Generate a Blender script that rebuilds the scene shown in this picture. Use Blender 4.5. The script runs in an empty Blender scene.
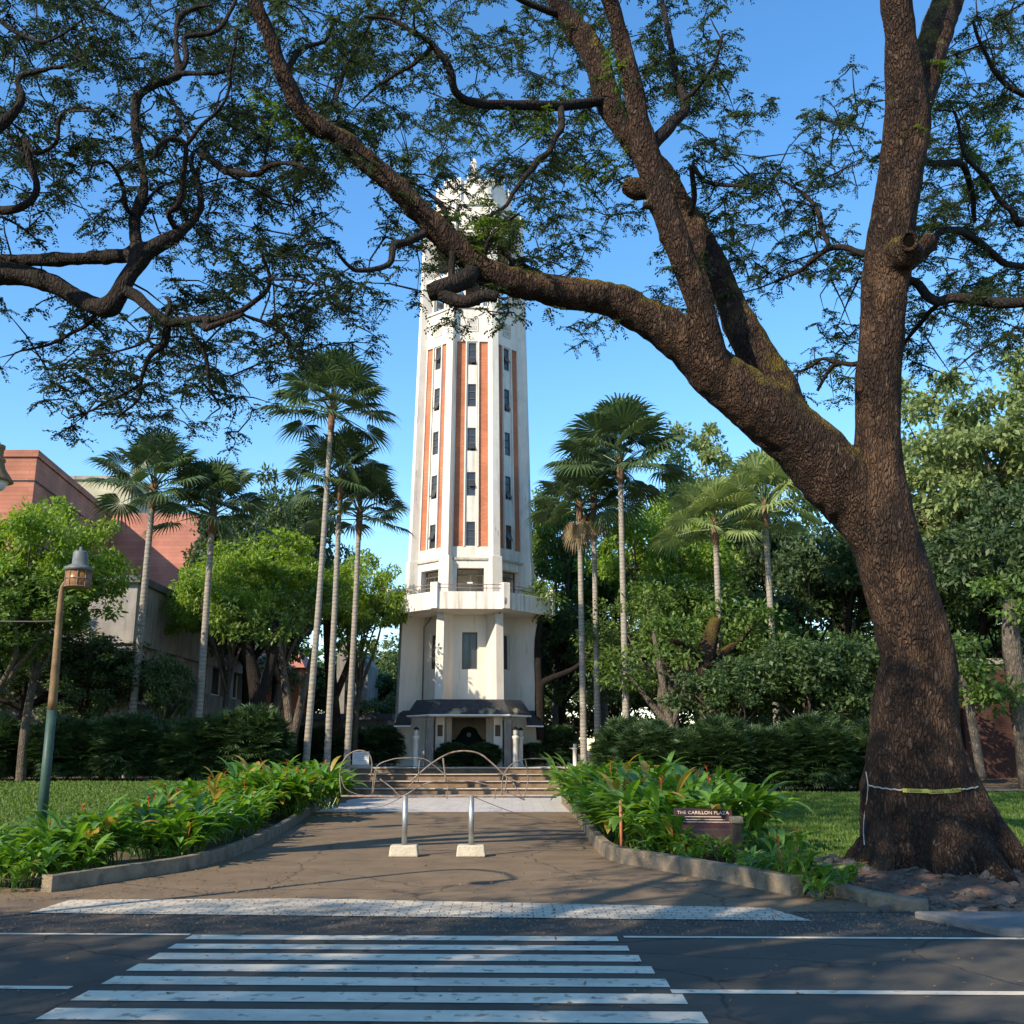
import bpy, math, random
import numpy as np
from mathutils import Vector, Matrix, noise
R = math.radians
# ------------------------------------------------------------------ camera, sky, sun, exposure
PITCH = R(13.09); CAMZ = 1.6; F = 1024.0
sc = bpy.context.scene
cam_d = bpy.data.cameras.new('camera'); cam = bpy.data.objects.new('camera', cam_d)
sc.collection.objects.link(cam); sc.camera = cam
cam.location = (0, 0, CAMZ); cam.rotation_euler = (R(90) + PITCH, 0, 0)
cam_d.sensor_width = 36; cam_d.lens = 36.0; cam_d.clip_start = .05; cam_d.clip_end = 3000
SUN_TO = Vector((-.71, -.70, 0)).normalized(); SUN_EL = R(33)
sund = Vector((SUN_TO.x * math.cos(SUN_EL), SUN_TO.y * math.cos(SUN_EL), math.sin(SUN_EL)))
w = bpy.data.worlds.new('World'); sc.world = w; w.use_nodes = True
nt = w.node_tree; nt.nodes.clear()
sky = nt.nodes.new('ShaderNodeTexSky'); sky.sky_type = 'NISHITA'; sky.sun_disc = False
sky.sun_elevation = SUN_EL; sky.sun_rotation = math.atan2(sund.x, sund.y)
sky.air_density = 1.15; sky.dust_density = .15; sky.ozone_density = 3.2
bg = nt.nodes.new('ShaderNodeBackground'); bg.inputs[1].default_value = .15
wo = nt.nodes.new('ShaderNodeOutputWorld')
hs = nt.nodes.new('ShaderNodeHueSaturation'); hs.inputs['Saturation'].default_value = 1.23; hs.inputs['Value'].default_value = 1.25
nt.links.new(sky.outputs[0], hs.inputs['Color']); nt.links.new(hs.outputs[0], bg.inputs[0]); nt.links.new(bg.outputs[0], wo.inputs[0])
sl = bpy.data.lights.new('sun', 'SUN'); sl.energy = 5.0; sl.angle = R(.55); sl.color = (1, .86, .66)
so = bpy.data.objects.new('sun', sl); sc.collection.objects.link(so)
so.rotation_euler = sund.to_track_quat('Z', 'Y').to_euler(); so.location = (-20, -20, 40)
sc.view_settings.view_transform = 'Standard'; sc.view_settings.look = 'None'
sc.view_settings.exposure = .62; sc.view_settings.gamma = 1
rng = np.random.default_rng(7); random.seed(7)
ROOT = sc.collection

# ------------------------------------------------------------------ helpers
CT, ST = math.cos(PITCH), math.sin(PITCH)
def P(px, py, Y):                      # the world point seen at a pixel, at distance Y
    u = (px - 512) / F; v = (512 - py) / F
    t = Y / (CT - v * ST)
    return Vector((u * t, Y, CAMZ + t * (ST + v * CT)))
def G(px, py, z=0.0):                  # the point on the level z
    u = (px - 512) / F; v = (512 - py) / F
    t = (z - CAMZ) / (ST + v * CT)
    return Vector((u * t, t * (CT - v * ST), z))
def to_px(p):
    d = p.y * CT + (p.z - CAMZ) * ST
    return 512 + F * p.x / d, 512 - F * (-p.y * ST + (p.z - CAMZ) * CT) / d
def tag(o, label=None, cat=None, group=None, kind=None):
    if label: o['label'] = label
    if cat: o['category'] = cat
    if group: o['group'] = group
    if kind: o['kind'] = kind
    return o
def empty(name, loc=(0, 0, 0), label=None, cat=None, group=None, rz=0):
    o = bpy.data.objects.new(name, None); ROOT.objects.link(o)
    o.location = loc; o.rotation_euler = (0, 0, rz); o.empty_display_size = .2
    return tag(o, label, cat, group)
def copy_tree(o, parent=None):
    c = o.copy(); ROOT.objects.link(c)
    if parent: c.parent = parent
    for ch in list(o.children): copy_tree(ch, c)
    return c

class MB:
    def __init__(s): s.v = []; s.f = []; s.n = 0
    def add(s, v, f):
        v = np.asarray(v, float).reshape(-1, 3); s.v.append(v)
        s.f.append((np.asarray(f) + s.n) if isinstance(f, np.ndarray) else [tuple(i + s.n for i in q) for q in f])
        s.n += len(v); return s
    def hexa(s, p):                    # 8 points: bottom 4 ccw, top 4 ccw
        return s.add([tuple(q) for q in p], [(3, 2, 1, 0), (4, 5, 6, 7), (0, 1, 5, 4), (1, 2, 6, 5), (2, 3, 7, 6), (3, 0, 4, 7)])
    def box(s, x0, x1, y0, y1, z0, z1, M=None):
        p = [(x0, y0, z0), (x1, y0, z0), (x1, y1, z0), (x0, y1, z0), (x0, y0, z1), (x1, y0, z1), (x1, y1, z1), (x0, y1, z1)]
        if M is not None: p = [M @ Vector(q) for q in p]
        return s.hexa(p)
    def bar(s, a, b, wx, wy=None, up=(0, 0, 1)):
        a = Vector(a); b = Vector(b); wy = wy or wx
        d = (b - a).normalized(); up = Vector(up)
        if abs(d.dot(up)) > .95: up = Vector((0, 1, 0))
        x = d.cross(up).normalized() * wx / 2; y = x.cross(d).normalized() * wy / 2
        return s.hexa([a - x - y, a + x - y, a + x + y, a - x + y, b - x - y, b + x - y, b + x + y, b - x + y])
    def prism(s, pts, z0, z1):
        n = len(pts)
        return s.add([(p[0], p[1], z0) for p in pts] + [(p[0], p[1], z1) for p in pts],
                     [tuple(range(n))[::-1], tuple(range(n, 2 * n))] + [(i, (i + 1) % n, n + (i + 1) % n, n + i) for i in range(n)])
    def tube(s, pts, rad, n=8, cap=True):
        pts = [Vector(p) for p in pts]
        if not hasattr(rad, '__len__'): rad = [rad] * len(pts)
        vs = []; ref = None
        for i, p in enumerate(pts):
            d = (pts[min(i + 1, len(pts) - 1)] - pts[max(i - 1, 0)])
            d = d.normalized() if d.length > 1e-9 else Vector((0, 0, 1))
            if ref is None: ref = d.orthogonal().normalized()
            ref = (ref - d * ref.dot(d)); ref = ref.normalized() if ref.length > 1e-6 else d.orthogonal().normalized()
            b = d.cross(ref)
            for k in range(n):
                a = 2 * math.pi * k / n
                vs.append(p + (ref * math.cos(a) + b * math.sin(a)) * rad[i])
        fs = [(i * n + k, i * n + (k + 1) % n, (i + 1) * n + (k + 1) % n, (i + 1) * n + k) for i in range(len(pts) - 1) for k in range(n)]
        if cap: fs += [tuple(range(n))[::-1], tuple(range((len(pts) - 1) * n, len(pts) * n))]
        return s.add([tuple(v) for v in vs], fs)
    def lathe(s, prof, c=(0, 0, 0), n=16):
        vs = []; m = len(prof)
        for r, z in prof:
            for k in range(n):
                a = 2 * math.pi * k / n; vs.append((c[0] + r * math.cos(a), c[1] + r * math.sin(a), c[2] + z))
        fs = [(i * n + k, i * n + (k + 1) % n, (i + 1) * n + (k + 1) % n, (i + 1) * n + k) for i in range(m - 1) for k in range(n)]
        fs += [tuple(range(n))[::-1], tuple(range((m - 1) * n, m * n))]
        return s.add(vs, fs)
    def build(s, name, mat, parent=None, smooth=False):
        me = bpy.data.meshes.new(name)
        V = np.concatenate(s.v) if s.v else np.zeros((0, 3))
        loops = []; tot = []
        for f in s.f:
            if isinstance(f, np.ndarray):
                loops.append(f.ravel()); tot.append(np.full(len(f), f.shape[1]))
            else:
                loops.append(np.array([i for q in f for i in q])); tot.append(np.array([len(q) for q in f]))
        L = np.concatenate(loops).astype(np.int32); T = np.concatenate(tot).astype(np.int32)
        me.vertices.add(len(V)); me.vertices.foreach_set('co', V.ravel().astype(np.float32))
        me.loops.add(len(L)); me.loops.foreach_set('vertex_index', L)
        me.polygons.add(len(T)); st = np.concatenate([[0], np.cumsum(T)[:-1]]).astype(np.int32)
        me.polygons.foreach_set('loop_start', st); me.polygons.foreach_set('loop_total', T)
        me.polygons.foreach_set('use_smooth', np.full(len(T), smooth))
        me.update(calc_edges=True); me.validate()
        if mat: me.materials.append(mat)
        o = bpy.data.objects.new(name, me); ROOT.objects.link(o)
        if parent: o.parent = parent
        return o
def bevel(o, wdt=.01, seg=2):
    m = o.modifiers.new('bevel', 'BEVEL'); m.width = wdt; m.segments = seg; m.limit_method = 'ANGLE'
    return o
def smooth_path(pts, vals, sub=5):     # Catmull-Rom
    P_ = [Vector(p) for p in pts]; out = []; ov = []
    n = len(P_)
    for i in range(n - 1):
        p0 = P_[max(i - 1, 0)]; p1 = P_[i]; p2 = P_[i + 1]; p3 = P_[min(i + 2, n - 1)]
        for k in range(sub):
            t = k / sub
            out.append(.5 * ((2 * p1) + (p2 - p0) * t + (2 * p0 - 5 * p1 + 4 * p2 - p3) * t * t + (3 * p1 - p0 - 3 * p2 + p3) * t ** 3))
            ov.append(vals[i] * (1 - t) + vals[i + 1] * t)
    out.append(P_[-1]); ov.append(vals[-1])
    return out, ov
def unit(a): return a / (np.linalg.norm(a, axis=-1, keepdims=True) + 1e-9)
def rdir(n, zs=1.0):
    a = rng.normal(size=(n, 3)); a[:, 2] *= zs; return unit(a)
def kites(mb, base, d, nrm, ln, wd):
    """n kite-shaped leaves: base point, direction, normal, length, width"""
    d = unit(d); sd = unit(np.cross(d, nrm)); ln = np.asarray(ln).reshape(-1, 1); wd = np.asarray(wd).reshape(-1, 1)
    up = np.cross(sd, d)
    v = np.stack([base, base + d * ln * .45 + sd * wd / 2, base + d * ln - up * ln * .08, base + d * ln * .45 - sd * wd / 2], 1).reshape(-1, 3)
    n = len(base); f = np.arange(4 * n).reshape(n, 4)
    return mb.add(v, f)

# ------------------------------------------------------------------ materials
def mat(name, col, rough=.8, var=.25, scale=3., bump=0., bscale=20., spec=.3, stretch=None, metal=0., col2=None, detail=5):
    m = bpy.data.materials.new(name); m.use_nodes = True; t = m.node_tree; N = t.nodes; L = t.links
    b = N['Principled BSDF']; b.inputs['Roughness'].default_value = rough; b.inputs['Metallic'].default_value = metal
    b.inputs['Specular IOR Level'].default_value = spec
    tc = N.new('ShaderNodeTexCoord'); mp = N.new('ShaderNodeMapping'); L.new(tc.outputs['Object'], mp.inputs[0])
    if stretch: mp.inputs['Scale'].default_value = stretch
    no = N.new('ShaderNodeTexNoise'); no.inputs['Scale'].default_value = scale; no.inputs['Detail'].default_value = detail
    no.inputs['Roughness'].default_value = .6
    L.new(mp.outputs[0], no.inputs['Vector'])
    rp = N.new('ShaderNodeValToRGB'); rp.color_ramp.elements[0].position = .3; rp.color_ramp.elements[1].position = .7
    c2 = col2 if col2 else tuple(c * (1 - var) for c in col); c1 = tuple(min(1, c * (1 + var * .6)) for c in col) if not col2 else col
    rp.color_ramp.elements[0].color = (*c2, 1); rp.color_ramp.elements[1].color = (*c1, 1)
    L.new(no.outputs[0], rp.inputs[0]); L.new(rp.outputs[0], b.inputs['Base Color'])
    if bump:
        n2 = N.new('ShaderNodeTexNoise'); n2.inputs['Scale'].default_value = bscale; n2.inputs['Detail'].default_value = 6
        L.new(mp.outputs[0], n2.inputs['Vector'])
        bm = N.new('ShaderNodeBump'); bm.inputs['Strength'].default_value = bump; bm.inputs['Distance'].default_value = .03
        L.new(n2.outputs[0], bm.inputs['Height']); L.new(bm.outputs[0], b.inputs['Normal'])
    m['_r'] = 1
    return m
def add_mix(m, mask_fn, col):
    """mix another colour over the base colour by a mask built by mask_fn(N, L, tc) -> socket"""
    t = m.node_tree; N = t.nodes; L = t.links; b = N['Principled BSDF']
    src = b.inputs['Base Color'].links[0].from_socket
    tc = [n for n in N if n.type == 'TEX_COORD'][0]
    mx = N.new('ShaderNodeMix'); mx.data_type = 'RGBA'
    L.new(src, mx.inputs[6]); mx.inputs[7].default_value = (*col, 1)
    L.new(mask_fn(N, L, tc), mx.inputs[0]); L.new(mx.outputs[2], b.inputs['Base Color'])
    return m
def noise_mask(scale, lo, hi, stretch=(1, 1, 1), detail=4, amp=1.):
    def fn(N, L, tc):
        mp = N.new('ShaderNodeMapping'); mp.inputs['Scale'].default_value = stretch; L.new(tc.outputs['Object'], mp.inputs[0])
        n = N.new('ShaderNodeTexNoise'); n.inputs['Scale'].default_value = scale; n.inputs['Detail'].default_value = detail
        L.new(mp.outputs[0], n.inputs['Vector'])
        r = N.new('ShaderNodeMapRange'); r.inputs[1].default_value = lo; r.inputs[2].default_value = hi; r.inputs[4].default_value = amp
        L.new(n.outputs[0], r.inputs[0]); return r.outputs[0]
    return fn
def leafmat(name, c1, c2, trans=.35, rough=.5, spec=.35, old=None):
    m = bpy.data.materials.new(name); m.use_nodes = True; t = m.node_tree; N = t.nodes; L = t.links
    b = N['Principled BSDF']; b.inputs['Roughness'].default_value = rough; b.inputs['Specular IOR Level'].default_value = spec
    g = N.new('ShaderNodeNewGeometry'); rp = N.new('ShaderNodeValToRGB')
    rp.color_ramp.elements[0].color = (*c1, 1); rp.color_ramp.elements[1].color = (*c2, 1)
    if old: rp.color_ramp.elements[1].position = .965; e_ = rp.color_ramp.elements.new(.985); e_.color = (*old, 1)
    L.new(g.outputs['Random Per Island'], rp.inputs[0]); L.new(rp.outputs[0], b.inputs['Base Color'])
    tr = N.new('ShaderNodeBsdfTranslucent')
    hs = N.new('ShaderNodeHueSaturation'); hs.inputs['Value'].default_value = 1.5; hs.inputs['Saturation'].default_value = 1.15; hs.inputs['Hue'].default_value = .485
    L.new(rp.outputs[0], hs.inputs['Color']); L.new(hs.outputs[0], tr.inputs[0])
    mx = N.new('ShaderNodeMixShader'); mx.inputs[0].default_value = trans
    L.new(b.outputs[0], mx.inputs[1]); L.new(tr.outputs[0], mx.inputs[2]); L.new(mx.outputs[0], N['Material Output'].inputs[0])
    return m
M = {}
M['wall'] = mat('white_render', (.66, .62, .55), .85, .10, 1.5, .15, 30)
add_mix(M['wall'], noise_mask(1.6, .52, .76, (3, 3, .22), 6, .65), (.36, .33, .28))
add_mix(M['wall'], noise_mask(9, .64, .72, (1.4, 1.4, .18), 5, .6), (.22, .20, .17))
M['wall_plain'] = mat('smooth_render', (.68, .63, .55), .85, .06, .8, .05, 30)
add_mix(M['wall_plain'], noise_mask(1.2, .50, .80, (2, 2, .3), 6, .5), (.46, .39, .31))
add_mix(M['wall_plain'], noise_mask(5, .62, .72, (1.5, 1.5, .15), 5, .45), (.28, .25, .20))
M['balcony'] = mat('streaked_render', (.78, .72, .64), .9, .12, 2, .2, 30)
add_mix(M['balcony'], noise_mask(2.2, .50, .74, (2.6, 2.6, .14), 5, .7), (.20, .17, .14))
M['ledge'] = mat('dirty_ledge', (.45, .40, .34), .9, .4, 4, .2, 30)
def brickmat(name, c1, c2, mortar, bw, bh, sca=1.):
    m = mat(name, c1, .85, .15, 2, 0)
    t = m.node_tree; N = t.nodes; L = t.links; b = N['Principled BSDF']
    tc = [n for n in N if n.type == 'TEX_COORD'][0]
    sp = N.new('ShaderNodeSeparateXYZ'); L.new(tc.outputs['Object'], sp.inputs[0])
    ad = N.new('ShaderNodeMath'); ad.operation = 'ADD'; L.new(sp.outputs[0], ad.inputs[0]); L.new(sp.outputs[1], ad.inputs[1])
    cb = N.new('ShaderNodeCombineXYZ'); L.new(ad.outputs[0], cb.inputs[0]); L.new(sp.outputs[2], cb.inputs[1])
    br = N.new('ShaderNodeTexBrick'); br.inputs['Scale'].default_value = sca; br.inputs['Brick Width'].default_value = bw; br.inputs['Row Height'].default_value = bh
    br.inputs['Mortar Size'].default_value = .012; br.inputs['Color1'].default_value = (*c1, 1); br.inputs['Color2'].default_value = (*c2, 1); br.inputs['Mortar'].default_value = (*mortar, 1)
    L.new(cb.outputs[0], br.inputs[0])
    mx = N.new('ShaderNodeMix'); mx.data_type = 'RGBA'; mx.blend_type = 'MULTIPLY'; mx.inputs[0].default_value = .7
    no = N.new('ShaderNodeTexNoise'); no.inputs['Scale'].default_value = .7; no.inputs['Detail'].default_value = 6
    rr = N.new('ShaderNodeMapRange'); rr.inputs[1].default_value = .3; rr.inputs[2].default_value = .7; rr.inputs[3].default_value = .55; rr.inputs[4].default_value = 1.1
    L.new(tc.outputs['Object'], no.inputs['Vector']); L.new(no.outputs[0], rr.inputs[0])
    L.new(br.outputs[0], mx.inputs[6]); L.new(rr.outputs[0], mx.inputs[7]); L.new(mx.outputs[2], b.inputs['Base Color'])
    return m
M['brick'] = brickmat('orange_brick', (.56, .17, .07), (.46, .125, .05), (.36, .20, .13), .24, .075)
M['redwall'] = brickmat('red_tile_wall', (.46, .20, .125), (.36, .14, .09), (.27, .10, .07), 3.2, .22)
M['pinkwall'] = brickmat('pink_tile_wall', (.55, .235, .165), (.47, .19, .135), (.40, .16, .12), 3.4, .24)
for k_ in ('redwall', 'pinkwall'): add_mix(M[k_], noise_mask(.5, .50, .72, (1, 1, .5), 8, .55), (.17, .09, .065))
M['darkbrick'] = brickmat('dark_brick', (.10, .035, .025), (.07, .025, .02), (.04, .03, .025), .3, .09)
M['concrete'] = mat('grey_concrete', (.28, .26, .24), .9, .3, 1.2, .3, 15)
add_mix(M['concrete'], noise_mask(2, .5, .75, (2, 2, .25), 6, .7), (.10, .09, .08))
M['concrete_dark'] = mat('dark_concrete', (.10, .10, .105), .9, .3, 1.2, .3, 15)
M['beige'] = mat('beige_panel', (.40, .38, .27), .9, .35, .8, .2, 8)
M['column'] = mat('weathered_column', (.20, .185, .17), .9, .35, 5, .3, 30, stretch=(2, 2, .4))
M['shingle'] = mat('dark_shingle', (.055, .053, .055), .85, .4, 8, .5, 25)
add_mix(M['shingle'], noise_mask(1.6, .58, .68, (1, 1, 1), 6, .85), (.42, .36, .20))
M['kerb'] = mat('old_kerb_concrete', (.22, .175, .125), .95, .35, 4, .6, 25)
add_mix(M['kerb'], noise_mask(5, .5, .65, (1, 1, 1), 6, .7), (.10, .085, .06))
M['block'] = mat('block_concrete', (.50, .44, .34), .95, .2, 6, .4, 30)
M['steps'] = mat('step_stone', (.22, .15, .095), .9, .35, 3, .3, 20)
M['step_nose'] = mat('step_nosing', (.48, .42, .35), .85, .2, 5, .2, 20)
M['dark'] = mat('dark_interior', (.012, .014, .014), .9, .2, 3)
M['gate'] = mat('gate_green', (.006, .010, .008), .8, .3, 3, spec=.1)
M['frame'] = mat('grey_window_frame', (.10, .095, .09), .6, .2, 6)
M['frame_white'] = mat('white_window_frame', (.70, .68, .62), .6, .1, 6)
def glass():
    m = bpy.data.materials.new('window_glass'); m.use_nodes = True; b = m.node_tree.nodes['Principled BSDF']
    N = m.node_tree.nodes; L = m.node_tree.links
    tc = N.new('ShaderNodeTexCoord'); n = N.new('ShaderNodeTexNoise'); n.inputs['Scale'].default_value = .8; L.new(tc.outputs['Object'], n.inputs['Vector'])
    rp = N.new('ShaderNodeValToRGB'); rp.color_ramp.elements[0].color = (.015, .016, .018, 1); rp.color_ramp.elements[1].color = (.07, .065, .06, 1)
    L.new(n.outputs[0], rp.inputs[0]); L.new(rp.outputs[0], b.inputs['Base Color'])
    b.inputs['Roughness'].default_value = .12; b.inputs['Specular IOR Level'].default_value = .6
    return m
M['glass'] = glass()
M['steel'] = mat('galvanised_steel', (.42, .43, .42), .42, .2, 12, .1, 40, metal=.75)
M['rust'] = mat('rusty_steel', (.16, .075, .045), .8, .45, 14, .2, 50, metal=.2, col2=(.30, .27, .25))
M['pipe'] = mat('weathered_pipe', (.26, .24, .21), .6, .4, 14, .1, 40, metal=.4, col2=(.14, .08, .05))
M['bronze'] = mat('bronze_plaque', (.07, .045, .035), .5, .3, 10, .1, 50, metal=.4)
M['lampgreen'] = mat('green_pole_paint', (.035, .075, .062), .5, .3, 6, .1, 30)
M['lampbrown'] = mat('brown_pole_paint', (.19, .12, .06), .6, .45, 9, .2, 30, stretch=(1, 1, .5))
M['lampcap'] = mat('grey_lamp_cap', (.12, .14, .15), .5, .3, 9)
M['amber'] = mat('amber_lamp_glass', (.26, .13, .055), .35, .35, 14, stretch=(3, 3, .3))
M['opal'] = mat('opal_lamp_glass', (.6, .57, .5), .4, .1, 5)
M['granite'] = mat('maroon_granite', (.060, .024, .021), .4, .35, 40, .05, 60, spec=.5)
M['granite_black'] = mat('black_granite', (.018, .016, .018), .4, .3, 30, spec=.5)
M['letter'] = mat('cream_letter', (.62, .52, .40), .7, .1, 5)
M['woodpost'] = mat('old_wood_post', (.075, .052, .036), .9, .35, 10, .3, 30, stretch=(3, 3, .5))
M['woodcap'] = mat('pale_post_cap', (.33, .25, .15), .9, .3, 10, .2, 30)
M['stake'] = mat('terracotta_stake', (.42, .16, .08), .8, .3, 10)
M['white'] = mat('white_board', (.80, .80, .80), .6, .05, 5)
M['ink'] = mat('faint_ink', (.30, .35, .45), .7, .1, 5)
M['rock'] = mat('grey_rock', (.15, .125, .105), .95, .45, 5, .8, 14)
M['litter'] = mat('dry_leaf', (.24, .13, .06), .8, .5, 30)
M['yellow'] = mat('yellow_tape', (.34, .32, .07), .5, .1, 20)
M['tapewhite'] = mat('pale_tape', (.34, .33, .30), .6, .3, 40)
M['black'] = mat('black_print', (.02, .02, .02), .6, .1, 5)
M['pit'] = mat('hollow_shade', (.006, .005, .004), 1, .1, 5, spec=0)
M['wire'] = mat('thin_wire', (.10, .09, .08), .7, .2, 5)
# bark: fissured, with moss where the surface faces up
def barkmat(name, c1, c2, moss=None, sc_=9, bump=1., dist=.05):
    m = mat(name, c1, .95, .3, 2.2, 0, col2=c2, spec=.15)
    t = m.node_tree; N = t.nodes; L = t.links; b = N['Principled BSDF']
    tc = [n for n in N if n.type == 'TEX_COORD'][0]
    mp = N.new('ShaderNodeMapping'); mp.inputs['Scale'].default_value = (1, 1, .33); L.new(tc.outputs['Object'], mp.inputs[0])
    wn = N.new('ShaderNodeTexNoise'); wn.inputs['Scale'].default_value = 9; wn.inputs['Detail'].default_value = 4; L.new(mp.outputs[0], wn.inputs['Vector'])
    va = N.new('ShaderNodeMixRGB'); va.inputs[0].default_value = .12; L.new(mp.outputs[0], va.inputs[1]); L.new(wn.outputs['Color'], va.inputs[2])
    vo = N.new('ShaderNodeTexVoronoi'); vo.feature = 'DISTANCE_TO_EDGE'; vo.inputs['Scale'].default_value = sc_; L.new(va.outputs[0], vo.inputs['Vector'])
    r = N.new('ShaderNodeMapRange'); r.inputs[2].default_value = .28; L.new(vo.outputs['Distance'], r.inputs[0])
    n2 = N.new('ShaderNodeTexNoise'); n2.inputs['Scale'].default_value = 34; n2.inputs['Detail'].default_value = 8; L.new(mp.outputs[0], n2.inputs['Vector'])
    ad = N.new('ShaderNodeMath'); ad.operation = 'MULTIPLY_ADD'; ad.inputs[1].default_value = .9; L.new(n2.outputs[0], ad.inputs[0]); L.new(r.outputs[0], ad.inputs[2])
    bm = N.new('ShaderNodeBump'); bm.inputs['Strength'].default_value = bump; bm.inputs['Distance'].default_value = dist
    L.new(ad.outputs[0], bm.inputs['Height']); L.new(bm.outputs[0], b.inputs['Normal'])
    inv = N.new('ShaderNodeMapRange'); inv.inputs[1].default_value = 0; inv.inputs[2].default_value = .12; inv.inputs[3].default_value = .6; inv.inputs[4].default_value = 0
    L.new(vo.outputs['Distance'], inv.inputs[0])
    src = b.inputs['Base Color'].links[0].from_socket
    mx = N.new('ShaderNodeMix'); mx.data_type = 'RGBA'; L.new(src, mx.inputs[6]); mx.inputs[7].default_value = (c2[0] * .5, c2[1] * .5, c2[2] * .5, 1); L.new(inv.outputs[0], mx.inputs[0])
    L.new(mx.outputs[2], b.inputs['Base Color'])
    if moss:
        ge = N.new('ShaderNodeNewGeometry'); sp = N.new('ShaderNodeSeparateXYZ'); L.new(ge.outputs['Normal'], sp.inputs[0])
        nn = N.new('ShaderNodeTexNoise'); nn.inputs['Scale'].default_value = 1.6; nn.inputs['Detail'].default_value = 8; L.new(tc.outputs['Object'], nn.inputs['Vector'])
        a2 = N.new('ShaderNodeMath'); a2.operation = 'MULTIPLY_ADD'; a2.inputs[1].default_value = 1.6; L.new(nn.outputs[0], a2.inputs[0]); L.new(sp.outputs[2], a2.inputs[2])
        rr = N.new('ShaderNodeMapRange'); rr.inputs[1].default_value = 1.08; rr.inputs[2].default_value = 1.5; rr.inputs[4].default_value = .9; L.new(a2.outputs[0], rr.inputs[0])
        s2 = N.new('ShaderNodeSeparateXYZ'); L.new(tc.outputs['Object'], s2.inputs[0]); zr = N.new('ShaderNodeMapRange'); zr.inputs[1].default_value = 3; zr.inputs[2].default_value = 5; L.new(s2.outputs[2], zr.inputs[0])
        zm = N.new('ShaderNodeMath'); zm.operation = 'MULTIPLY'; L.new(rr.outputs[0], zm.inputs[0]); L.new(zr.outputs[0], zm.inputs[1]); rr = zm
        mm = N.new('ShaderNodeMix'); mm.data_type = 'RGBA'; L.new(b.inputs['Base Color'].links[0].from_socket, mm.inputs[6]); mm.inputs[7].default_value = (*moss, 1)
        L.new(rr.outputs[0], mm.inputs[0]); L.new(mm.outputs[2], b.inputs['Base Color'])
    return m
M['bark'] = barkmat('rain_tree_bark', (.090, .054, .036), (.024, .016, .013), (.17, .13, .025), 26, 1., .06)
add_mix(M['bark'], noise_mask(1.1, .50, .68, (1, 1, .6), 6, .75), (.035, .024, .019))
add_mix(M['bark'], noise_mask(1.9, .54, .68, (1, 1, .5), 6, .6), (.17, .10, .058))  # large brighter patches: sunlit areas painted into the bark colour
add_mix(M['bark'], noise_mask(14, .60, .70, (1, 1, .5), 6, .5), (.24, .17, .12))
M['bark_dark'] = barkmat('branch_bark', (.042, .033, .028), (.018, .015, .013), None, 24, .8, .03)
M['bark_grey'] = barkmat('grey_bark', (.20, .165, .13), (.09, .075, .06), None, 16, .8, .04)
M['palmbark'] = mat('palm_bark', (.30, .265, .22), .95, .3, 3, .6, 12, stretch=(1, 1, 3.5))
def ringmat(m):
    t = m.node_tree; N = t.nodes; L = t.links; b = N['Principled BSDF']
    tc = [n for n in N if n.type == 'TEX_COORD'][0]
    wv = N.new('ShaderNodeTexWave'); wv.bands_direction = 'Z'; wv.inputs['Scale'].default_value = 2.3; wv.inputs['Distortion'].default_value = 5; wv.inputs['Detail'].default_value = 3
    L.new(tc.outputs['Object'], wv.inputs['Vector'])
    r = N.new('ShaderNodeMapRange'); r.inputs[1].default_value = .0; r.inputs[2].default_value = .25; r.inputs[3].default_value = .45; r.inputs[4].default_value = 0; L.new(wv.outputs['Fac'], r.inputs[0])
    mx = N.new('ShaderNodeMix'); mx.data_type = 'RGBA'; L.new(b.inputs['Base Color'].links[0].from_socket, mx.inputs[6]); mx.inputs[7].default_value = (.06, .05, .042, 1)
    L.new(r.outputs[0], mx.inputs[0]); L.new(mx.outputs[2], b.inputs['Base Color'])
ringmat(M['palmbark'])
M['palmfibre'] = mat('palm_fibre', (.17, .095, .055), .95, .4, 12, .5, 30)
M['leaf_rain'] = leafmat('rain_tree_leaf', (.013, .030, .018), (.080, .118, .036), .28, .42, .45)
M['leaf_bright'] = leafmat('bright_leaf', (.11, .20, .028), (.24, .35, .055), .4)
M['leaf_sunlit'] = leafmat('sunlit_sprig_leaf', (.06, .12, .022), (.15, .23, .045), .35)  # lighter copy of the rain tree leaf, sunlight put into its colour
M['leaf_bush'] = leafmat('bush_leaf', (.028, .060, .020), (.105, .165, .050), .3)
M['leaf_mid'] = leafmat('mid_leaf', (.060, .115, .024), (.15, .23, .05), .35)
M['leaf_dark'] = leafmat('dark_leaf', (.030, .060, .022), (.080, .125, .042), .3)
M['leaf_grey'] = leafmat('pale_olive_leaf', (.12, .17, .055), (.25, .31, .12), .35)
M['leaf_palm'] = leafmat('fan_palm_leaf', (.040, .075, .028), (.080, .125, .042), .2, .42, .5)
M['leaf_palm_dry'] = leafmat('dry_palm_leaf', (.20, .14, .08), (.32, .24, .13), .2, .8)
M['leaf_palm_pale'] = leafmat('pale_palm_leaf', (.16, .22, .075), (.30, .36, .13), .3, .45, .5)
M['leaf_hedge'] = leafmat('hedge_leaf', (.018, .044, .016), (.060, .105, .032), .2, .45, .45)
M['leaf_heli'] = leafmat('heliconia_leaf', (.05, .135, .022), (.18, .33, .05), .4, .38, .5, (.36, .27, .06))
M['flower'] = leafmat('orange_bract', (.50, .05, .02), (.65, .18, .03), .3, .5)
M['grassblade'] = leafmat('grass_blade', (.060, .115, .018), (.13, .20, .035), .35, .6)

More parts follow.
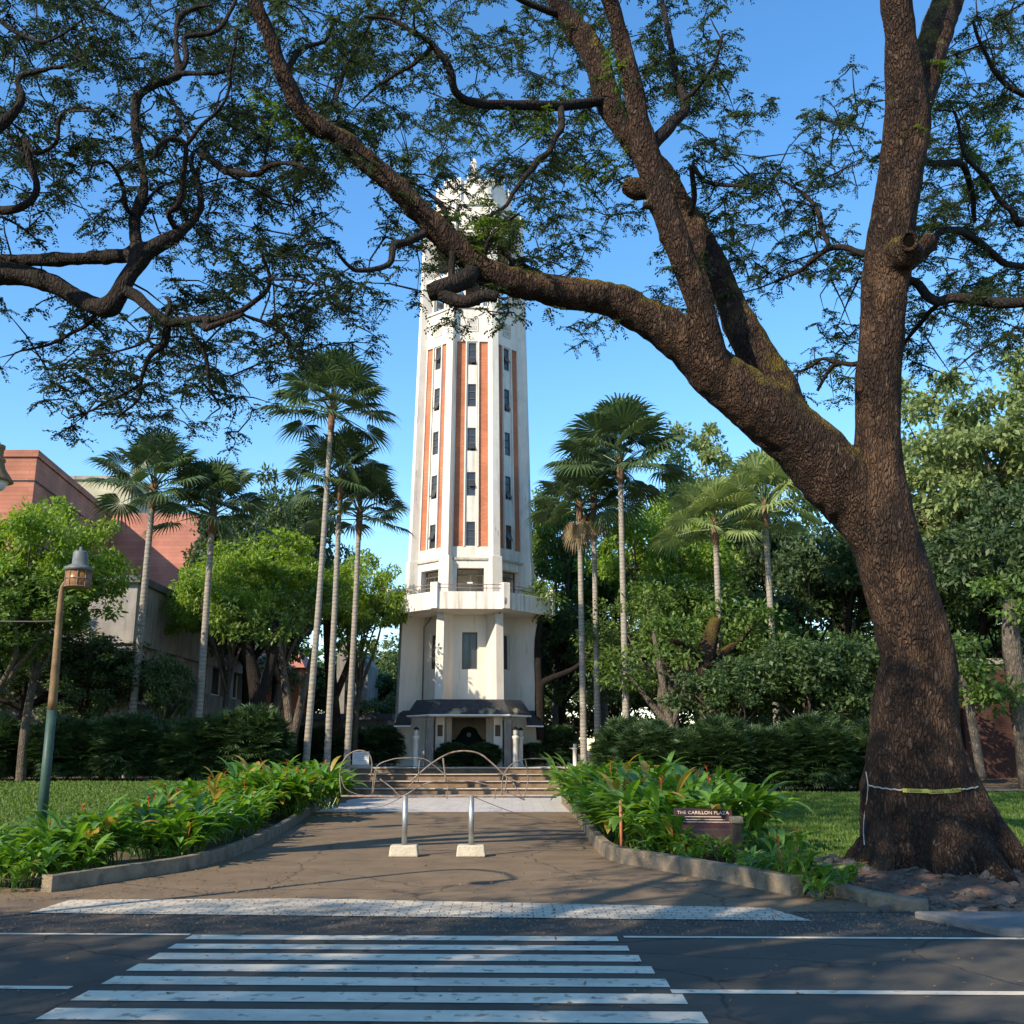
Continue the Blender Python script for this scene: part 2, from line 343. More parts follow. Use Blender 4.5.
# ------------------------------------------------------------------ ground
def sstep(a, b, x):
    t = min(1, max(0, (x - a) / (b - a))); return t * t * (3 - 2 * t)
def hgt(x, y):
    l = 0.0
    if x < -5.2: l = .72 * sstep(15, 31, y) * sstep(-5.2, -7.5, x)
    elif x > 2.0: l = .50 * sstep(14, 29, y) * sstep(2.0, 4.0, x)
    z = max(l, 0)
    if y > 31 and (x < -8 or x > 3.5): z = max(z, z + (.9 - z) * sstep(33, 43, y))
    if y > 45: z = .9
    n = .03 * noise.noise(Vector((x * .5, y * .5, 0))) * sstep(13, 17, y)
    if -5.2 < x < 2: n = 0
    return z + n
def sheet(name, xs, ys, m, dz=0., hf=hgt, mask=None, **kw):
    xs = list(xs); ys = list(ys); mb = MB(); nx = len(xs)
    v = [(x, y, hf(x, y) + dz) for y in ys for x in xs]
    f = [(j * nx + i, j * nx + i + 1, (j + 1) * nx + i + 1, (j + 1) * nx + i) for j in range(len(ys) - 1) for i in range(nx - 1)
         if mask is None or mask((xs[i] + xs[i + 1]) / 2, (ys[j] + ys[j + 1]) / 2)]
    o = mb.add(v, f).build(name, m, smooth=True); tag(o, kind='structure', **kw); return o
M['soil'] = mat('brown_soil', (.15, .105, .065), .95, .4, 2.5, .7, 25, col2=(.065, .048, .033), detail=9)
add_mix(M['soil'], noise_mask(.9, .55, .70, (1, 1, 1), 8, .6), (.06, .075, .025))
M['asphalt'] = mat('road_asphalt', (.105, .090, .068), .9, .25, 1.2, .6, 160, col2=(.062, .054, .043), detail=12)
def cracks(m, sc_, th, col, amp=1.):
    def fn(N, L, tc):
        n = N.new('ShaderNodeTexNoise'); n.inputs['Scale'].default_value = 2.2; n.inputs['Detail'].default_value = 8; L.new(tc.outputs['Object'], n.inputs['Vector'])
        mv = N.new('ShaderNodeMixRGB'); mv.inputs[0].default_value = .28; L.new(tc.outputs['Object'], mv.inputs[1]); L.new(n.outputs['Color'], mv.inputs[2])
        vo = N.new('ShaderNodeTexVoronoi'); vo.feature = 'DISTANCE_TO_EDGE'; vo.inputs['Scale'].default_value = sc_; L.new(mv.outputs[0], vo.inputs['Vector'])
        r = N.new('ShaderNodeMapRange'); r.inputs[1].default_value = 0; r.inputs[2].default_value = th; r.inputs[3].default_value = amp; r.inputs[4].default_value = 0
        L.new(vo.outputs['Distance'], r.inputs[0]); return r.outputs[0]
    add_mix(m, fn, col)
cracks(M['asphalt'], .75, .012, (.018, .016, .015), .9)
add_mix(M['asphalt'], noise_mask(140, .66, .72, (1, 1, 1), 2, .6), (.20, .19, .17))
add_mix(M['asphalt'], noise_mask(.7, .5, .75, (.25, 1.6, 1), 5, .5), (.085, .078, .070))
M['apron'] = mat('driveway_asphalt', (.21, .145, .085), .95, .3, 1.5, .5, 90, col2=(.125, .09, .058), detail=10)
add_mix(M['apron'], noise_mask(2.2, .55, .7, (1, .5, 1), 8, .55), (.20, .15, .09))
M['concrete_walk'] = mat('sidewalk_concrete', (.17, .16, .15), .95, .3, 2, .4, 40, detail=9)
M['gutter'] = mat('rough_roadside', (.13, .10, .07), .95, .35, 5, 1, 60, col2=(.06, .053, .047), detail=10)
cracks(M['apron'], .5, .010, (.04, .03, .02), .8)
add_mix(M['apron'], noise_mask(90, .63, .70, (1, 1, 1), 2, .6), (.34, .27, .19))
M['paving'] = mat('pale_paving', (.46, .43, .40), .85, .2, 2, .1, 30)
def tilegrid(m, bw, bh, col):
    t = m.node_tree; N = t.nodes; L = t.links; b = N['Principled BSDF']
    tc = [n for n in N if n.type == 'TEX_COORD'][0]
    br = N.new('ShaderNodeTexBrick'); br.inputs['Scale'].default_value = 1; br.inputs['Brick Width'].default_value = bw; br.inputs['Row Height'].default_value = bh
    br.inputs['Mortar Size'].default_value = .008; br.inputs['Mortar Smooth'].default_value = .3
    L.new(tc.outputs['Object'], br.inputs['Vector'])
    mx = N.new('ShaderNodeMix'); mx.data_type = 'RGBA'; L.new(br.outputs['Fac'], mx.inputs[0]); L.new(b.inputs['Base Color'].links[0].from_socket, mx.inputs[6])
    mx.inputs[7].default_value = (*col, 1); L.new(mx.outputs[2], b.inputs['Base Color'])
tilegrid(M['paving'], .6, .6, (.22, .20, .18))
M['band'] = mat('worn_white_pavers', (.58, .50, .38), .9, .25, 5, .4, 60, detail=9)
tilegrid(M['band'], .21, .105, (.16, .14, .12))
add_mix(M['band'], noise_mask(1.1, .52, .72, (.6, 1, 1), 8, .8), (.24, .19, .14))
M['paint'] = mat('worn_road_paint', (.70, .61, .46), .8, .12, 6, .3, 90, detail=9)
add_mix(M['paint'], noise_mask(9, .58, .66, (1, 1, 1), 10, .8), (.22, .19, .15))
add_mix(M['paint'], noise_mask(.8, .5, .72, (1, 2.5, 1), 6, .45), (.26, .24, .21))
M['grass'] = mat('lawn_grass', (.085, .135, .025), .95, .35, 1.5, .6, 60, col2=(.045, .080, .016), detail=9)
add_mix(M['grass'], noise_mask(.7, .55, .72, (1, 1, 1), 8, .6), (.14, .12, .05))

xs = np.concatenate([np.linspace(-900, -70, 8), np.linspace(-60, -12, 33), np.linspace(-11.5, 10, 87), np.linspace(11, 60, 34), np.linspace(70, 900, 8)])
ys = np.concatenate([np.linspace(-900, -60, 6), np.linspace(-40, 8, 17), np.linspace(9, 48, 118), np.linspace(50, 90, 21), np.linspace(120, 1800, 8)])
ground = sheet('ground', xs, ys, M['soil'])
ROT = R(-1.4)
RM = Matrix.Rotation(ROT, 4, 'Z'); RC = Vector((-1, 9.7, 0))
def rd(x, y, z=0): return RC + RM @ (Vector((x, y, z)) - RC)
def road_quad(name, x0, x1, y0, y1, z, m, seg=1):
    mb = MB(); xs_ = np.linspace(x0, x1, seg + 1)
    v = [rd(x, y, z) for y in (y0, y1) for x in xs_]
    n = seg + 1
    return tag(mb.add([tuple(q) for q in v], [(i, i + 1, n + i + 1, n + i) for i in range(seg)]).build(name, m), kind='structure')
road_quad('road', -120, 120, 2.2, 9.72, .006, M['asphalt'])
road_quad('roadside_gutter', -60, 60, 9.72, 11.1, .004, M['gutter'], 30)
# driveway apron: between the kerbs
LK = [G(*p) for p in [(50, 893), (130, 880), (200, 868), (252, 850), (285, 832), (310, 815), (326, 803)]]
LK[-1].x = LK[-2].x - .5
RK = [G(*p) for p in [(792, 897), (720, 882), (650, 869), (608, 860), (590, 842), (575, 818), (562, 804)]]
def edge(K, y):
    K = sorted(K, key=lambda p: p.y)
    if y <= K[0].y: return K[0].x
    for a, b in zip(K, K[1:]):
        if y <= b.y: return a.x + (b.x - a.x) * (y - a.y) / (b.y - a.y)
    return K[-1].x
mb = MB(); yy = np.linspace(11.0, 28.2, 45); v = []
for y in yy:
    v += [(edge(LK, y) - (.2 if y > 12.6 else 1.6), y, .008), (edge(RK, y) + (.2 if y > 12.4 else 1.4), y, .008)]
tag(mb.add(v, [(2 * i, 2 * i + 1, 2 * i + 3, 2 * i + 2) for i in range(len(yy) - 1)]).build('driveway', M['apron']), kind='structure')
mb = MB(); mb.add([(-8.6, 28.2, .008), (3.2, 28.2, .008), (3.4, 38.95, .008), (-8.8, 38.95, .008)], [(0, 1, 2, 3)])
tag(mb.build('forecourt_paving', M['paving']), kind='structure')
# worn white paver band across the mouth of the driveway
mb = MB(); q = [G(28, 914), G(812, 922), G(768, 909), G(300, 899.5), G(70, 901)]
mb.add([(p.x, p.y, .013) for p in q], [(0, 1, 2, 3, 4)])
tag(mb.build('paver_band', M['band']), kind='structure')
# markings
def marking(name, x0, x1, y0, y1):
    mb = MB(); mb.add([tuple(rd(x0, y0, .011)), tuple(rd(x1, y0, .011)), tuple(rd(x1, y1, .011)), tuple(rd(x0, y1, .011))], [(0, 1, 2, 3)])
    return tag(mb.build(name, M['paint']), kind='structure')
for i, (a, b) in enumerate([(9.40, 9.62), (8.97, 9.19), (8.53, 8.79), (8.10, 8.36), (7.66, 7.92), (7.18, 7.46), (6.70, 6.98), (6.2, 6.48)]):
    marking('crosswalk_stripe', -2.82, .92 + .055 * i, a, b)
marking('road_edge_line', -60, -2.85, 9.60, 9.67); marking('road_edge_line', .98, 60, 9.57, 9.65)
marking('road_centre_line', -40, -2.98, 7.50, 7.59); marking('road_centre_line', 1.13, 40, 7.48, 7.59)
# sidewalk with kerb at the right
mb = MB(); pts = [rd(4.3, 9.74), rd(60, 9.74), rd(60, 10.9), rd(3.9, 10.75)]
mb.prism([(p.x, p.y) for p in pts], -.05, .07); o = bevel(mb.build('sidewalk', M['concrete_walk']), .02); tag(o, kind='structure')

# kerbs
def kerb_run(name, pts, wd, h, label, side=1, seg=None):
    o = MB(); pts2, _ = smooth_path(pts, [0] * len(pts), 3)
    P3 = [Vector((p.x, p.y, 0)) for p in pts2]; L_ = []; Rr = []
    for i, p in enumerate(P3):
        d = (P3[min(i + 1, len(P3) - 1)] - P3[max(0, i - 1)]).normalized(); nn = Vector((-d.y, d.x, 0)) * side
        L_.append(p); Rr.append(p + nn * wd)
    n = len(P3); v = []
    for i in range(n):
        hh = h + .022 * noise.noise(Vector((p.x * 2.1, p.y * 2.1, 4)))
        v += [(*L_[i][:2], -.05), (*Rr[i][:2], -.05), (*Rr[i][:2], hh), (*L_[i][:2], hh)]
    f = [(0, 1, 2, 3), tuple(4 * (n - 1) + k for k in (3, 2, 1, 0))]
    for i in range(n - 1):
        for k in range(4): f.append((4 * i + k, 4 * i + (k + 1) % 4, 4 * i + 4 + (k + 1) % 4, 4 * i + 4 + k))
    ob = o.add(v, f).build(name, M['kerb']); bevel(ob, .015); return tag(ob, label, 'kerb')
kerb_run('kerb', LK, .13, .19, 'curving low concrete kerb edging the bed left of the driveway')
kerb_run('kerb', RK, .15, .22, 'mossy concrete kerb edging the plant bed right of the driveway', side=-1)
for i, (a, b, lb) in enumerate([((838, 897), (872, 905), 'short broken kerb block nearest the loose plant before the big tree'),
                                ((874, 908), (930, 915), 'broken kerb block lying between the rubble and the sidewalk end')]):
    A = G(*a); B = G(*b); mb = MB(); mb.bar((A.x, A.y + .1, .07), (B.x, B.y + .1, .05), .16, .17)
    tag(bevel(mb.build('kerb_block', M['kerb']), .025), lb, 'kerb', 'broken kerb blocks by the big tree')

# lawns
def lawn_mask_l(x, y): return x < edge(LK, y) - (2.3 if y < 26 else 2.6)
def lawn_mask_r(x, y): return x > edge(RK, y) + 2.5 and not (x > 3.2 and y < 13.9 + .25 * math.sin(x * 2))
sheet('lawn', np.linspace(-34, -6, 90), np.linspace(13.6, 30.5, 60), M['grass'], .012, mask=lawn_mask_l)
sheet('lawn', np.linspace(3.0, 34, 100), np.linspace(13.4, 28, 55), M['grass'], .012, mask=lawn_mask_r)
sheet('path', np.linspace(8, 30, 30), np.linspace(29, 31, 4), M['kerb'], .02)
# earth mound round the big tree
TX, TY = 5.42, 13.75
def mound(x, y):
    d = math.hypot((x - TX) / 1.9, (y - TY) / 1.5)
    return .26 * max(0, 1 - d * d * .45) ** 1.5 + .035 * noise.noise(Vector((x * 4, y * 4, 3))) * (1 if d < 1.4 else 0) - .012
M['mound'] = mat('loose_earth', (.16, .10, .07), .98, .4, 5, 1, 30, col2=(.075, .05, .036), detail=9)
sheet('earth_mound', np.linspace(2.9, 8.4, 90), np.linspace(11.45, 15.8, 70), M['mound'], 0, hf=mound)

# steps and plaza in front of the tower
X0, X1 = -8.9, 3.5
for i, (y0, z) in enumerate([(38.95, .23), (40.0, .46), (41.2, .69), (42.9, .92)]):
    y1 = [40.0, 41.2, 42.9, 58][i]
    mb = MB(); mb.box(X0, X1, y0 + .06, y1 + .05, -.1, z - .05)
    tag(mb.build('steps' if i < 3 else 'plaza', M['steps']), kind='structure')
    mb = MB(); mb.box(X0 - .03, X1 + .03, y0, y1 + .06 if i < 3 else y1, z - .05, z)
    tag(bevel(mb.build('step_slab' if i < 3 else 'plaza_paving', M['step_nose'] if i == 3 else M['steps']), .01), kind='structure')
    if i < 3:
        mb = MB(); mb.box(X0 - .03, X1 + .03, y0 - .02, y0 + .30, z - .03, z + .004)
        tag(bevel(mb.build('step_nosing', M['step_nose']), .01), kind='structure')

# ------------------------------------------------------------------ the bell tower
CX, CY = -1.96, 47.5; ZB = .92
tower = empty('bell_tower', (CX, CY, ZB), 'tall white octagonal bell tower with orange brick strips, balcony and open belfry', 'tower', rz=R(2.5))
T8 = math.tan(R(22.5))
def sbody(z): return 1 - .0080 * (z - 9.9)
def slow(z): return 1 - .007 * (z - 4)
def fpt(k, u, d, z, s=None, ang=0):
    a = R(45 * k + ang); q = s(z) if s else 1
    return (q * (math.sin(a) * d + math.cos(a) * u), q * (-math.cos(a) * d + math.sin(a) * u), z - ZB)
def fbox(mb, k, u0, u1, d0, d1, z0, z1, s=None, ang=0):
    mb.hexa([fpt(k, u0, d1, z0, s, ang), fpt(k, u1, d1, z0, s, ang), fpt(k, u1, d0, z0, s, ang), fpt(k, u0, d0, z0, s, ang),
             fpt(k, u0, d1, z1, s, ang), fpt(k, u1, d1, z1, s, ang), fpt(k, u1, d0, z1, s, ang), fpt(k, u0, d0, z1, s, ang)])
def ring(mb, ao, ai, z0, z1, s=None):
    for k in range(8):
        uo, ui = ao * T8, ai * T8
        mb.hexa([fpt(k, -uo, ao, z0, s), fpt(k, uo, ao, z0, s), fpt(k, ui, ai, z0, s), fpt(k, -ui, ai, z0, s),
                 fpt(k, -uo, ao, z1, s), fpt(k, uo, ao, z1, s), fpt(k, ui, ai, z1, s), fpt(k, -ui, ai, z1, s)])
def octo(mb, a, z0, z1, s=None):
    mb.add([fpt(k, a * T8, a, z, s) for z in (z0, z1) for k in range(8)], [tuple(range(8))[::-1], tuple(range(8, 16))] + [(k, (k + 1) % 8, 8 + (k + 1) % 8, 8 + k) for k in range(8)])
def holed(mb, k, hw, d0, d1, z0, z1, ho, s=None):   # wall with openings ho=[(u0,u1,z0,z1)]
    ho = sorted(ho, key=lambda h: h[2]); z = z0
    for (a, b, c, e) in ho:
        if c > z: fbox(mb, k, -hw, hw, d0, d1, z, c, s)
        fbox(mb, k, -hw, a, d0, d1, c, e, s); fbox(mb, k, b, hw, d0, d1, c, e, s); z = e
    if z1 > z: fbox(mb, k, -hw, hw, d0, d1, z, z1, s)
# base storey
mb = MB(); AC = 2.25
for k in range(8):
    ho = [(-.34, .34, 5.05, 6.68)]
    if k == 0: ho.append((-.90, .90, ZB, 3.05))
    if k in (1, 7): ho.append((-.25, .45, ZB, 2.9) if k == 1 else (-.45, .25, ZB, 2.9))
    holed(mb, k, AC * T8 - .001, AC - .28, AC, ZB, 7.46, ho, slow)
mb.build('base_wall', M['wall_plain'], tower)
mb = MB(); octo(mb, 1.85, ZB, ZB + .02); mb.build('base_floor', M['wall_plain'], tower); mb = MB(); octo(mb, 1.9, 4.0, 4.2); mb.build('upper_floor', M['wall_plain'], tower)
mb = MB()
for k in range(8): mb = MB(); fbox(mb, k, -.19, .19, 2.15, 3.44, 3.2 if k in (0, 7) else ZB, 7.46, slow, 22.5); bevel(mb.build('base_buttress', M['wall_plain'], tower), .02)
for k in range(8):
    wn = MB()
    for (a, b, c, e) in [(-.34, -.29, 5.05, 6.68), (.29, .34, 5.05, 6.68), (-.29, .29, 5.05, 5.11), (-.29, .29, 6.62, 6.68), (-.015, .015, 5.11, 6.62)]:
        fbox(wn, k, a, b, AC - .16, AC - .08, c, e, slow)
    wo_ = wn.build('tall_window', M['frame_white'] if k in (7, 1) else M['frame'], tower)
    g = MB(); fbox(g, k, -.288, .288, AC - .14, AC - .13, 5.112, 6.618, slow); g.build('pane', M['glass'], wo_)
# doorway: dark curved-top gate behind cream porch walls
mb = MB(); pr = []
for i in range(33):
    x = -.95 + 1.9 * i / 32; t = abs(x)
    z = 2.05 + (0 if t > .62 else (.25 * sstep(.62, .40, t))) + (.30 * math.sqrt(max(0, 1 - (t / .40) ** 2)) if t < .40 else 0)
    pr.append((x, z))
v = [(x, -1.75, z - ZB) for x, z in pr] + [(x, -1.75, .03) for x, z in pr] + [(x, -1.68, z - ZB) for x, z in pr] + [(x, -1.68, .03) for x, z in pr]
n = 33; f = []
for i in range(n - 1):
    f += [(n + i, n + i + 1, i + 1, i), (3 * n + i, 2 * n + i, 2 * n + i + 1, 3 * n + i + 1), (i, i + 1, 2 * n + i + 1, 2 * n + i)]
mb.add(v, f).build('entrance_gate', M['gate'], tower)
mb = MB(); mb.lathe([(.01, -.06), (.09, -.05), (.1, .05), (.01, .06)], (0, 0, 0), 12)
e = mb.build('gate_medallion', M['lampcap'], tower); e.rotation_euler = (R(90), 0, 0); e.location = (0, -1.78, 1.33 + .0)
# portico
for sx in (-1, 1):
    mb = MB(); mb.box(sx * 1.62 - .15, sx * 1.62 + .15, -3.78, -3.48, 0, 2.28); bevel(mb.build('porch_column', M['column'], tower), .02)
    a, b = sorted((sx * 1.05, sx * 1.42)); mb = MB(); mb.box(a, b, -3.1, -2.72, 0, 2.25); mb.build('porch_pier', M['wall_plain'], tower)
for sx in (-1, 1):
    mb = MB(); mb.box(sx * 1.22 - .11, sx * 1.22 + .11, -3.13, -3.103, 1.25, 1.72); bevel(mb.build('porch_plaque', M['bronze'], tower), .006)
mb = MB(); ze = 3.16
def roofquad(mb, p): # p: eave a, eave b, ridge b, ridge a (tower local), thickness
    t = Vector((0, 0, .10)); P_ = [Vector(q) for q in p]
    mb.hexa([*(q - t for q in P_), *P_])
def rl(x, y, z): return (x, y, z - ZB)
roofquad(mb, [rl(-1.66, -3.95, ze), rl(1.66, -3.95, ze), rl(1.46, -3.40, 3.70), rl(-1.46, -3.40, 3.70)])
mb.prism([(-1.455, -3.40), (1.455, -3.40), (2.28, -2.60), (2.1, -2.0), (-2.1, -2.0), (-2.28, -2.60)], 3.56 - ZB, 3.69 - ZB)
for s in (-1, 1):
    q = [rl(s * 1.67, -3.93, ze), rl(s * 2.62, -3.05, ze - .03), rl(s * 2.30, -2.58, 3.66), rl(s * 1.47, -3.38, 3.70)]
    roofquad(mb, q if s > 0 else [q[1], q[0], q[3], q[2]])
rf = mb.build('porch_roof', M['shingle'], tower)
for s in (-1, 1):
    mb = MB(); q = [rl(s * 2.50, -2.36, 2.74), rl(s * 3.22, -1.95, 2.74), rl(s * 3.05, -1.35, 3.30), rl(s * 2.50, -1.6, 3.30)]
    roofquad(mb, q if s > 0 else [q[1], q[0], q[3], q[2]]); r2 = mb.build('side_roof', M['shingle'], tower)
    mb = MB(); mb.bar(rl(s * 2.48, -2.40, 2.61), rl(s * 3.24, -1.98, 2.61), .05, .06); mb.build('fascia', M['white'], r2)
    mb = MB(); mb.bar(rl(s * 1.69, -3.95, ze - .135), rl(s * 2.64, -3.07, ze - .155), .05, .05); mb.build('fascia', M['white'], rf)
mb = MB(); mb.bar(rl(-1.68, -3.96, ze - .13), rl(1.68, -3.96, ze - .13), .05, .05); mb.build('fascia', M['white'], rf)
mb = MB(); mb.prism([(-1.6, -3.86), (1.6, -3.86), (2.5, -3.02), (2.2, -2.2), (-2.2, -2.2), (-2.5, -3.02)], 2.05, 2.10); mb.build('porch_ceiling', M['wall_plain'], tower)
# plaques
mb = MB(); fbox(mb, 7, -1.42, -.98, 2.78, 2.82, 1.78, 2.3); p = mb.build('wall_plaque', M['bronze'], tower)
# balcony
mb = MB(); octo(mb, 3.73, 7.62, 7.72)
v = [fpt(k, 3.73 * T8, 3.73, 7.62) for k in range(8)] + [fpt(k, 3.35 * T8, 3.35, 7.44) for k in range(8)]
mb.add(v, [(k, (k + 1) % 8, 8 + (k + 1) % 8, 8 + k) for k in range(8)] + [tuple(range(8, 16))]); mb.build('balcony_slab', M['wall_plain'], tower)
mb = MB(); ring(mb, 3.76, 3.64, 7.50, 8.26)
bevel(mb.build('balcony_parapet', M['balcony'], tower), .015)
for k in range(8): mb = MB(); fbox(mb, k, -.17, .17, 3.72, 4.11, 7.52, 8.66, None, 22.5); bevel(mb.build('parapet_pier', M['balcony'], tower), .02)
mb = MB()
for k in range(8):
    for z in (8.42, 8.58): mb.tube([fpt(k, -1.45, 3.7, z), fpt(k, 1.45, 3.7, z)], .018, 6)
    for u in (-.7, 0, .7): mb.tube([fpt(k, u, 3.7, 8.25), fpt(k, u, 3.7, 8.58)], .014, 6)
mb.build('balcony_rail', M['rust'], tower)
mb = MB(); mb.tube([fpt(0, 1.5, 3.82, 8.0), fpt(0, 1.5, 3.82, 7.75), fpt(0, 1.35, 3.3, 7.5), fpt(0, .98, 2.36, 7.1), fpt(0, .88, 2.32, 6.9), fpt(0, .88, 2.36, 3.2)], .04, 8)
mb.build('drainpipe', M['column'], tower, True); mb = MB(); mb.tube([fpt(7, -.1, 2.34, 7.4), fpt(7, -.55, 2.36, 7.0), fpt(7, -.55, 2.38, 3.2)], .03, 8)
mb.build('drainpipe', M['column'], tower, True)
# balcony room
mb = MB(); AB = 2.55
for k in range(8): holed(mb, k, AB * T8 - .001, AB - .5, AB, 7.72, 9.86, [(-.60, .60, 8.1, 9.50)], sbody)
octo(mb, 2.05, 7.74, 7.8); octo(mb, 2.04, 9.66, 9.8)
mb.build('gallery_wall', M['wall'], tower)
mb = MB(); octo(mb, .8, 7.8, 9.66); mb.build('gallery_core', M['wall_plain'], tower)
for k in (6, 7, 0, 1, 2):
    wn = MB()
    for (a, b, c, e) in [(-.6, -.55, 8.1, 9.5), (.55, .6, 8.1, 9.5), (-.55, .55, 8.1, 8.15), (-.55, .55, 9.2, 9.25), (-.55, .55, 9.45, 9.5), (-.02, .02, 8.15, 9.2)]:
        fbox(wn, k, a, b, AB - .36, AB - .30, c, e, sbody)
    wn.build('gallery_window', M['frame'], tower)
mb = MB(); mb.box(-.14, .10, -3.86, -3.83, 7.83 - .16, 8.60 - ZB + .05 - .0); 
o = mb.build('parapet_notice', M['white'], tower); o.location.z = 0
mb = MB(); ring(mb, AB + .07, AB - .3, 9.86, 9.96, sbody); mb.build('gallery_ledge', M['ledge'], tower)
# shaft
mb = MB()
octo(mb, 2.40, 9.9, 22.1, sbody)
for k in range(8):
    fbox(mb, k, -.86, .86, 2.40, 2.52, 9.96, 10.48, sbody)
    fbox(mb, k, -.98, .98, 2.40, 2.54, 20.36, 22.05, sbody)
    zz = 10.48
    for wz in (11.07, 13.4, 15.53, 17.68, 19.75):
        fbox(mb, k, -.26, .26, 2.40, 2.49, zz, wz - .56, sbody)
        fbox(mb, k, -.26, -.20, 2.40, 2.49, wz - .56, wz + .56, sbody); fbox(mb, k, .20, .26, 2.40, 2.49, wz - .56, wz + .56, sbody)
        zz = wz + .56
    fbox(mb, k, -.26, .26, 2.40, 2.49, zz, 20.36, sbody)
    for u in (-.31, .31): fbox(mb, k, u - .035, u + .035, 2.40, 2.56, 10.48, 20.36, sbody)
    for u in (-.86, .86): fbox(mb, k, u - .07, u + .07, 2.40, 2.53, 10.48, 20.36, sbody)
shaft = mb.build('shaft', M['wall'], tower)
mb = MB()
for k in range(8):
    for s in (-1, 1):
        a, b = sorted((s * .345, s * .79)); fbox(mb, k, a, b, 2.40, 2.455, 10.48, 20.36, sbody)
mb.build('brick_strip', M['brick'], tower)
mb = MB()
for k in range(8):
    fbox(mb, k, -.185, .185, 2.2, 3.04, 9.0, 27.55, sbody, 22.5)
    fbox(mb, k, -.25, .25, 2.2, 3.09, 7.72, 10.0, sbody, 22.5)
bevel(mb.build('shaft_pier', M['wall'], tower), .015)
# windows
for k in (5, 6, 7, 0, 1, 2, 3):
    for i, wz in enumerate((11.07, 13.4, 15.53, 17.68, 19.75)):
        wn = MB()
        for (a, b, c, e) in [(-.2, -.165, -.56, .56), (.165, .2, -.56, .56), (-.165, .165, -.56, -.52), (-.165, .165, .52, .56), (-.165, .165, -.17, -.14), (-.165, .165, .18, .21)]:
            fbox(wn, k, a, b, 2.41, 2.46, wz + c, wz + e, sbody)
        wo_ = wn.build('shaft_window', M['frame'], tower)
        g = MB(); fbox(g, k, -.163, .163, 2.405, 2.425, wz - .518, wz + .518, sbody)
        if (i + k) % 3:                                 # an awning sash propped open
            z1 = wz + (.17 if (i + k) % 2 else -.17)
            g.hexa([fpt(k, -.16, 2.60, z1 - .30, sbody), fpt(k, .16, 2.60, z1 - .30, sbody), fpt(k, .16, 2.585, z1 - .30, sbody), fpt(k, -.16, 2.585, z1 - .30, sbody),
                    fpt(k, -.16, 2.455, z1, sbody), fpt(k, .16, 2.455, z1, sbody), fpt(k, .16, 2.44, z1, sbody), fpt(k, -.16, 2.44, z1, sbody)])
        g.build('pane', M['glass'], wo_)
# frieze ornament: raised square with a fret
for k in range(8):
    fo = MB()
    fbox(fo, k, -.29, -.25, 2.545, 2.565, 20.85, 21.55, sbody); fbox(fo, k, .25, .29, 2.545, 2.565, 20.85, 21.55, sbody)
    fbox(fo, k, -.25, .25, 2.545, 2.565, 20.85, 20.89, sbody); fbox(fo, k, -.25, .25, 2.545, 2.565, 21.51, 21.55, sbody)
    for j in range(4):
        fbox(fo, k, -.19 + .105 * j, -.13 + .105 * j, 2.54, 2.56, 20.95, 21.18, sbody); fbox(fo, k, -.19 + .105 * j, -.13 + .105 * j, 2.54, 2.56, 21.24, 21.46, sbody)
    fo.build('frieze_panel', M['ledge'], tower)
mb = MB(); ring(mb, 2.62, 2.35, 22.05, 22.15, sbody); octo(mb, 2.5, 21.9, 22.06, sbody)
ring(mb, 2.62, 2.38, 23.75, 23.97, sbody)
for k in range(8):
    for u in (-.45, .45): fbox(mb, k, u - .06, u + .06, 2.42, 2.56, 22.1, 23.8, sbody)
mb.build('belfry_rail', M['wall'], tower)
# bells on a steel frame
bf = MB()
for z in (24.2, 25.6):
    for y in (-1.2, 0, 1.2): bf.bar((-1.9, y, z - ZB), (1.9, y, z - ZB), .12)
bf.build('bell_frame', M['rust'], tower)
for z, ys_, r in ((24.15, (-1.2, 0, 1.2), .42), (25.55, (-1.2, 0, 1.2), .30)):
    for y in ys_:
        for x in (-1.1, 0, 1.1):
            b = MB(); b.lathe([(r, -r * 1.75), (r * .9, -r * 1.6), (r * .62, -r * .8), (r * .5, -r * .25), (r * .2, 0)], (x, y, z - ZB - .06), 14)
            b.build('bell', M['bronze'], tower, True)
mb = MB(); ring(mb, 2.70, 2.25, 26.2, 27.45, sbody); ring(mb, 2.82, 2.3, 27.45, 27.62, sbody); octo(mb, 2.3, 27.1, 27.3, sbody)
for k in range(8):
    fbox(mb, k, -.5, .5, 2.42, 2.62, 25.85, 26.2, sbody)
mb.build('belfry_crown', M['wall'], tower)
mb = MB(); ring(mb, 1.75, 1.5, 27.3, 29.1)
for k in range(8):
    fbox(mb, k, -.13, .13, 1.7, 2.0, 27.3, 29.2, None, 22.5); fbox(mb, k, -.34, .34, 1.42, 1.80, 29.1, 29.45)
octo(mb, 1.55, 28.9, 29.1); bevel(mb.build('lantern_stage', M['wall'], tower), .02)
mb = MB(); mb.lathe([(.75, 29.1 - ZB), (.7, 29.7 - ZB), (.34, 29.85 - ZB), (.30, 30.2 - ZB), (.2, 30.4 - ZB), (.16, 31.0 - ZB), (.2, 31.1 - ZB), (.06, 31.4 - ZB)], (0, 0, 0), 8)
mb.build('spire', M['wall_plain'], tower)

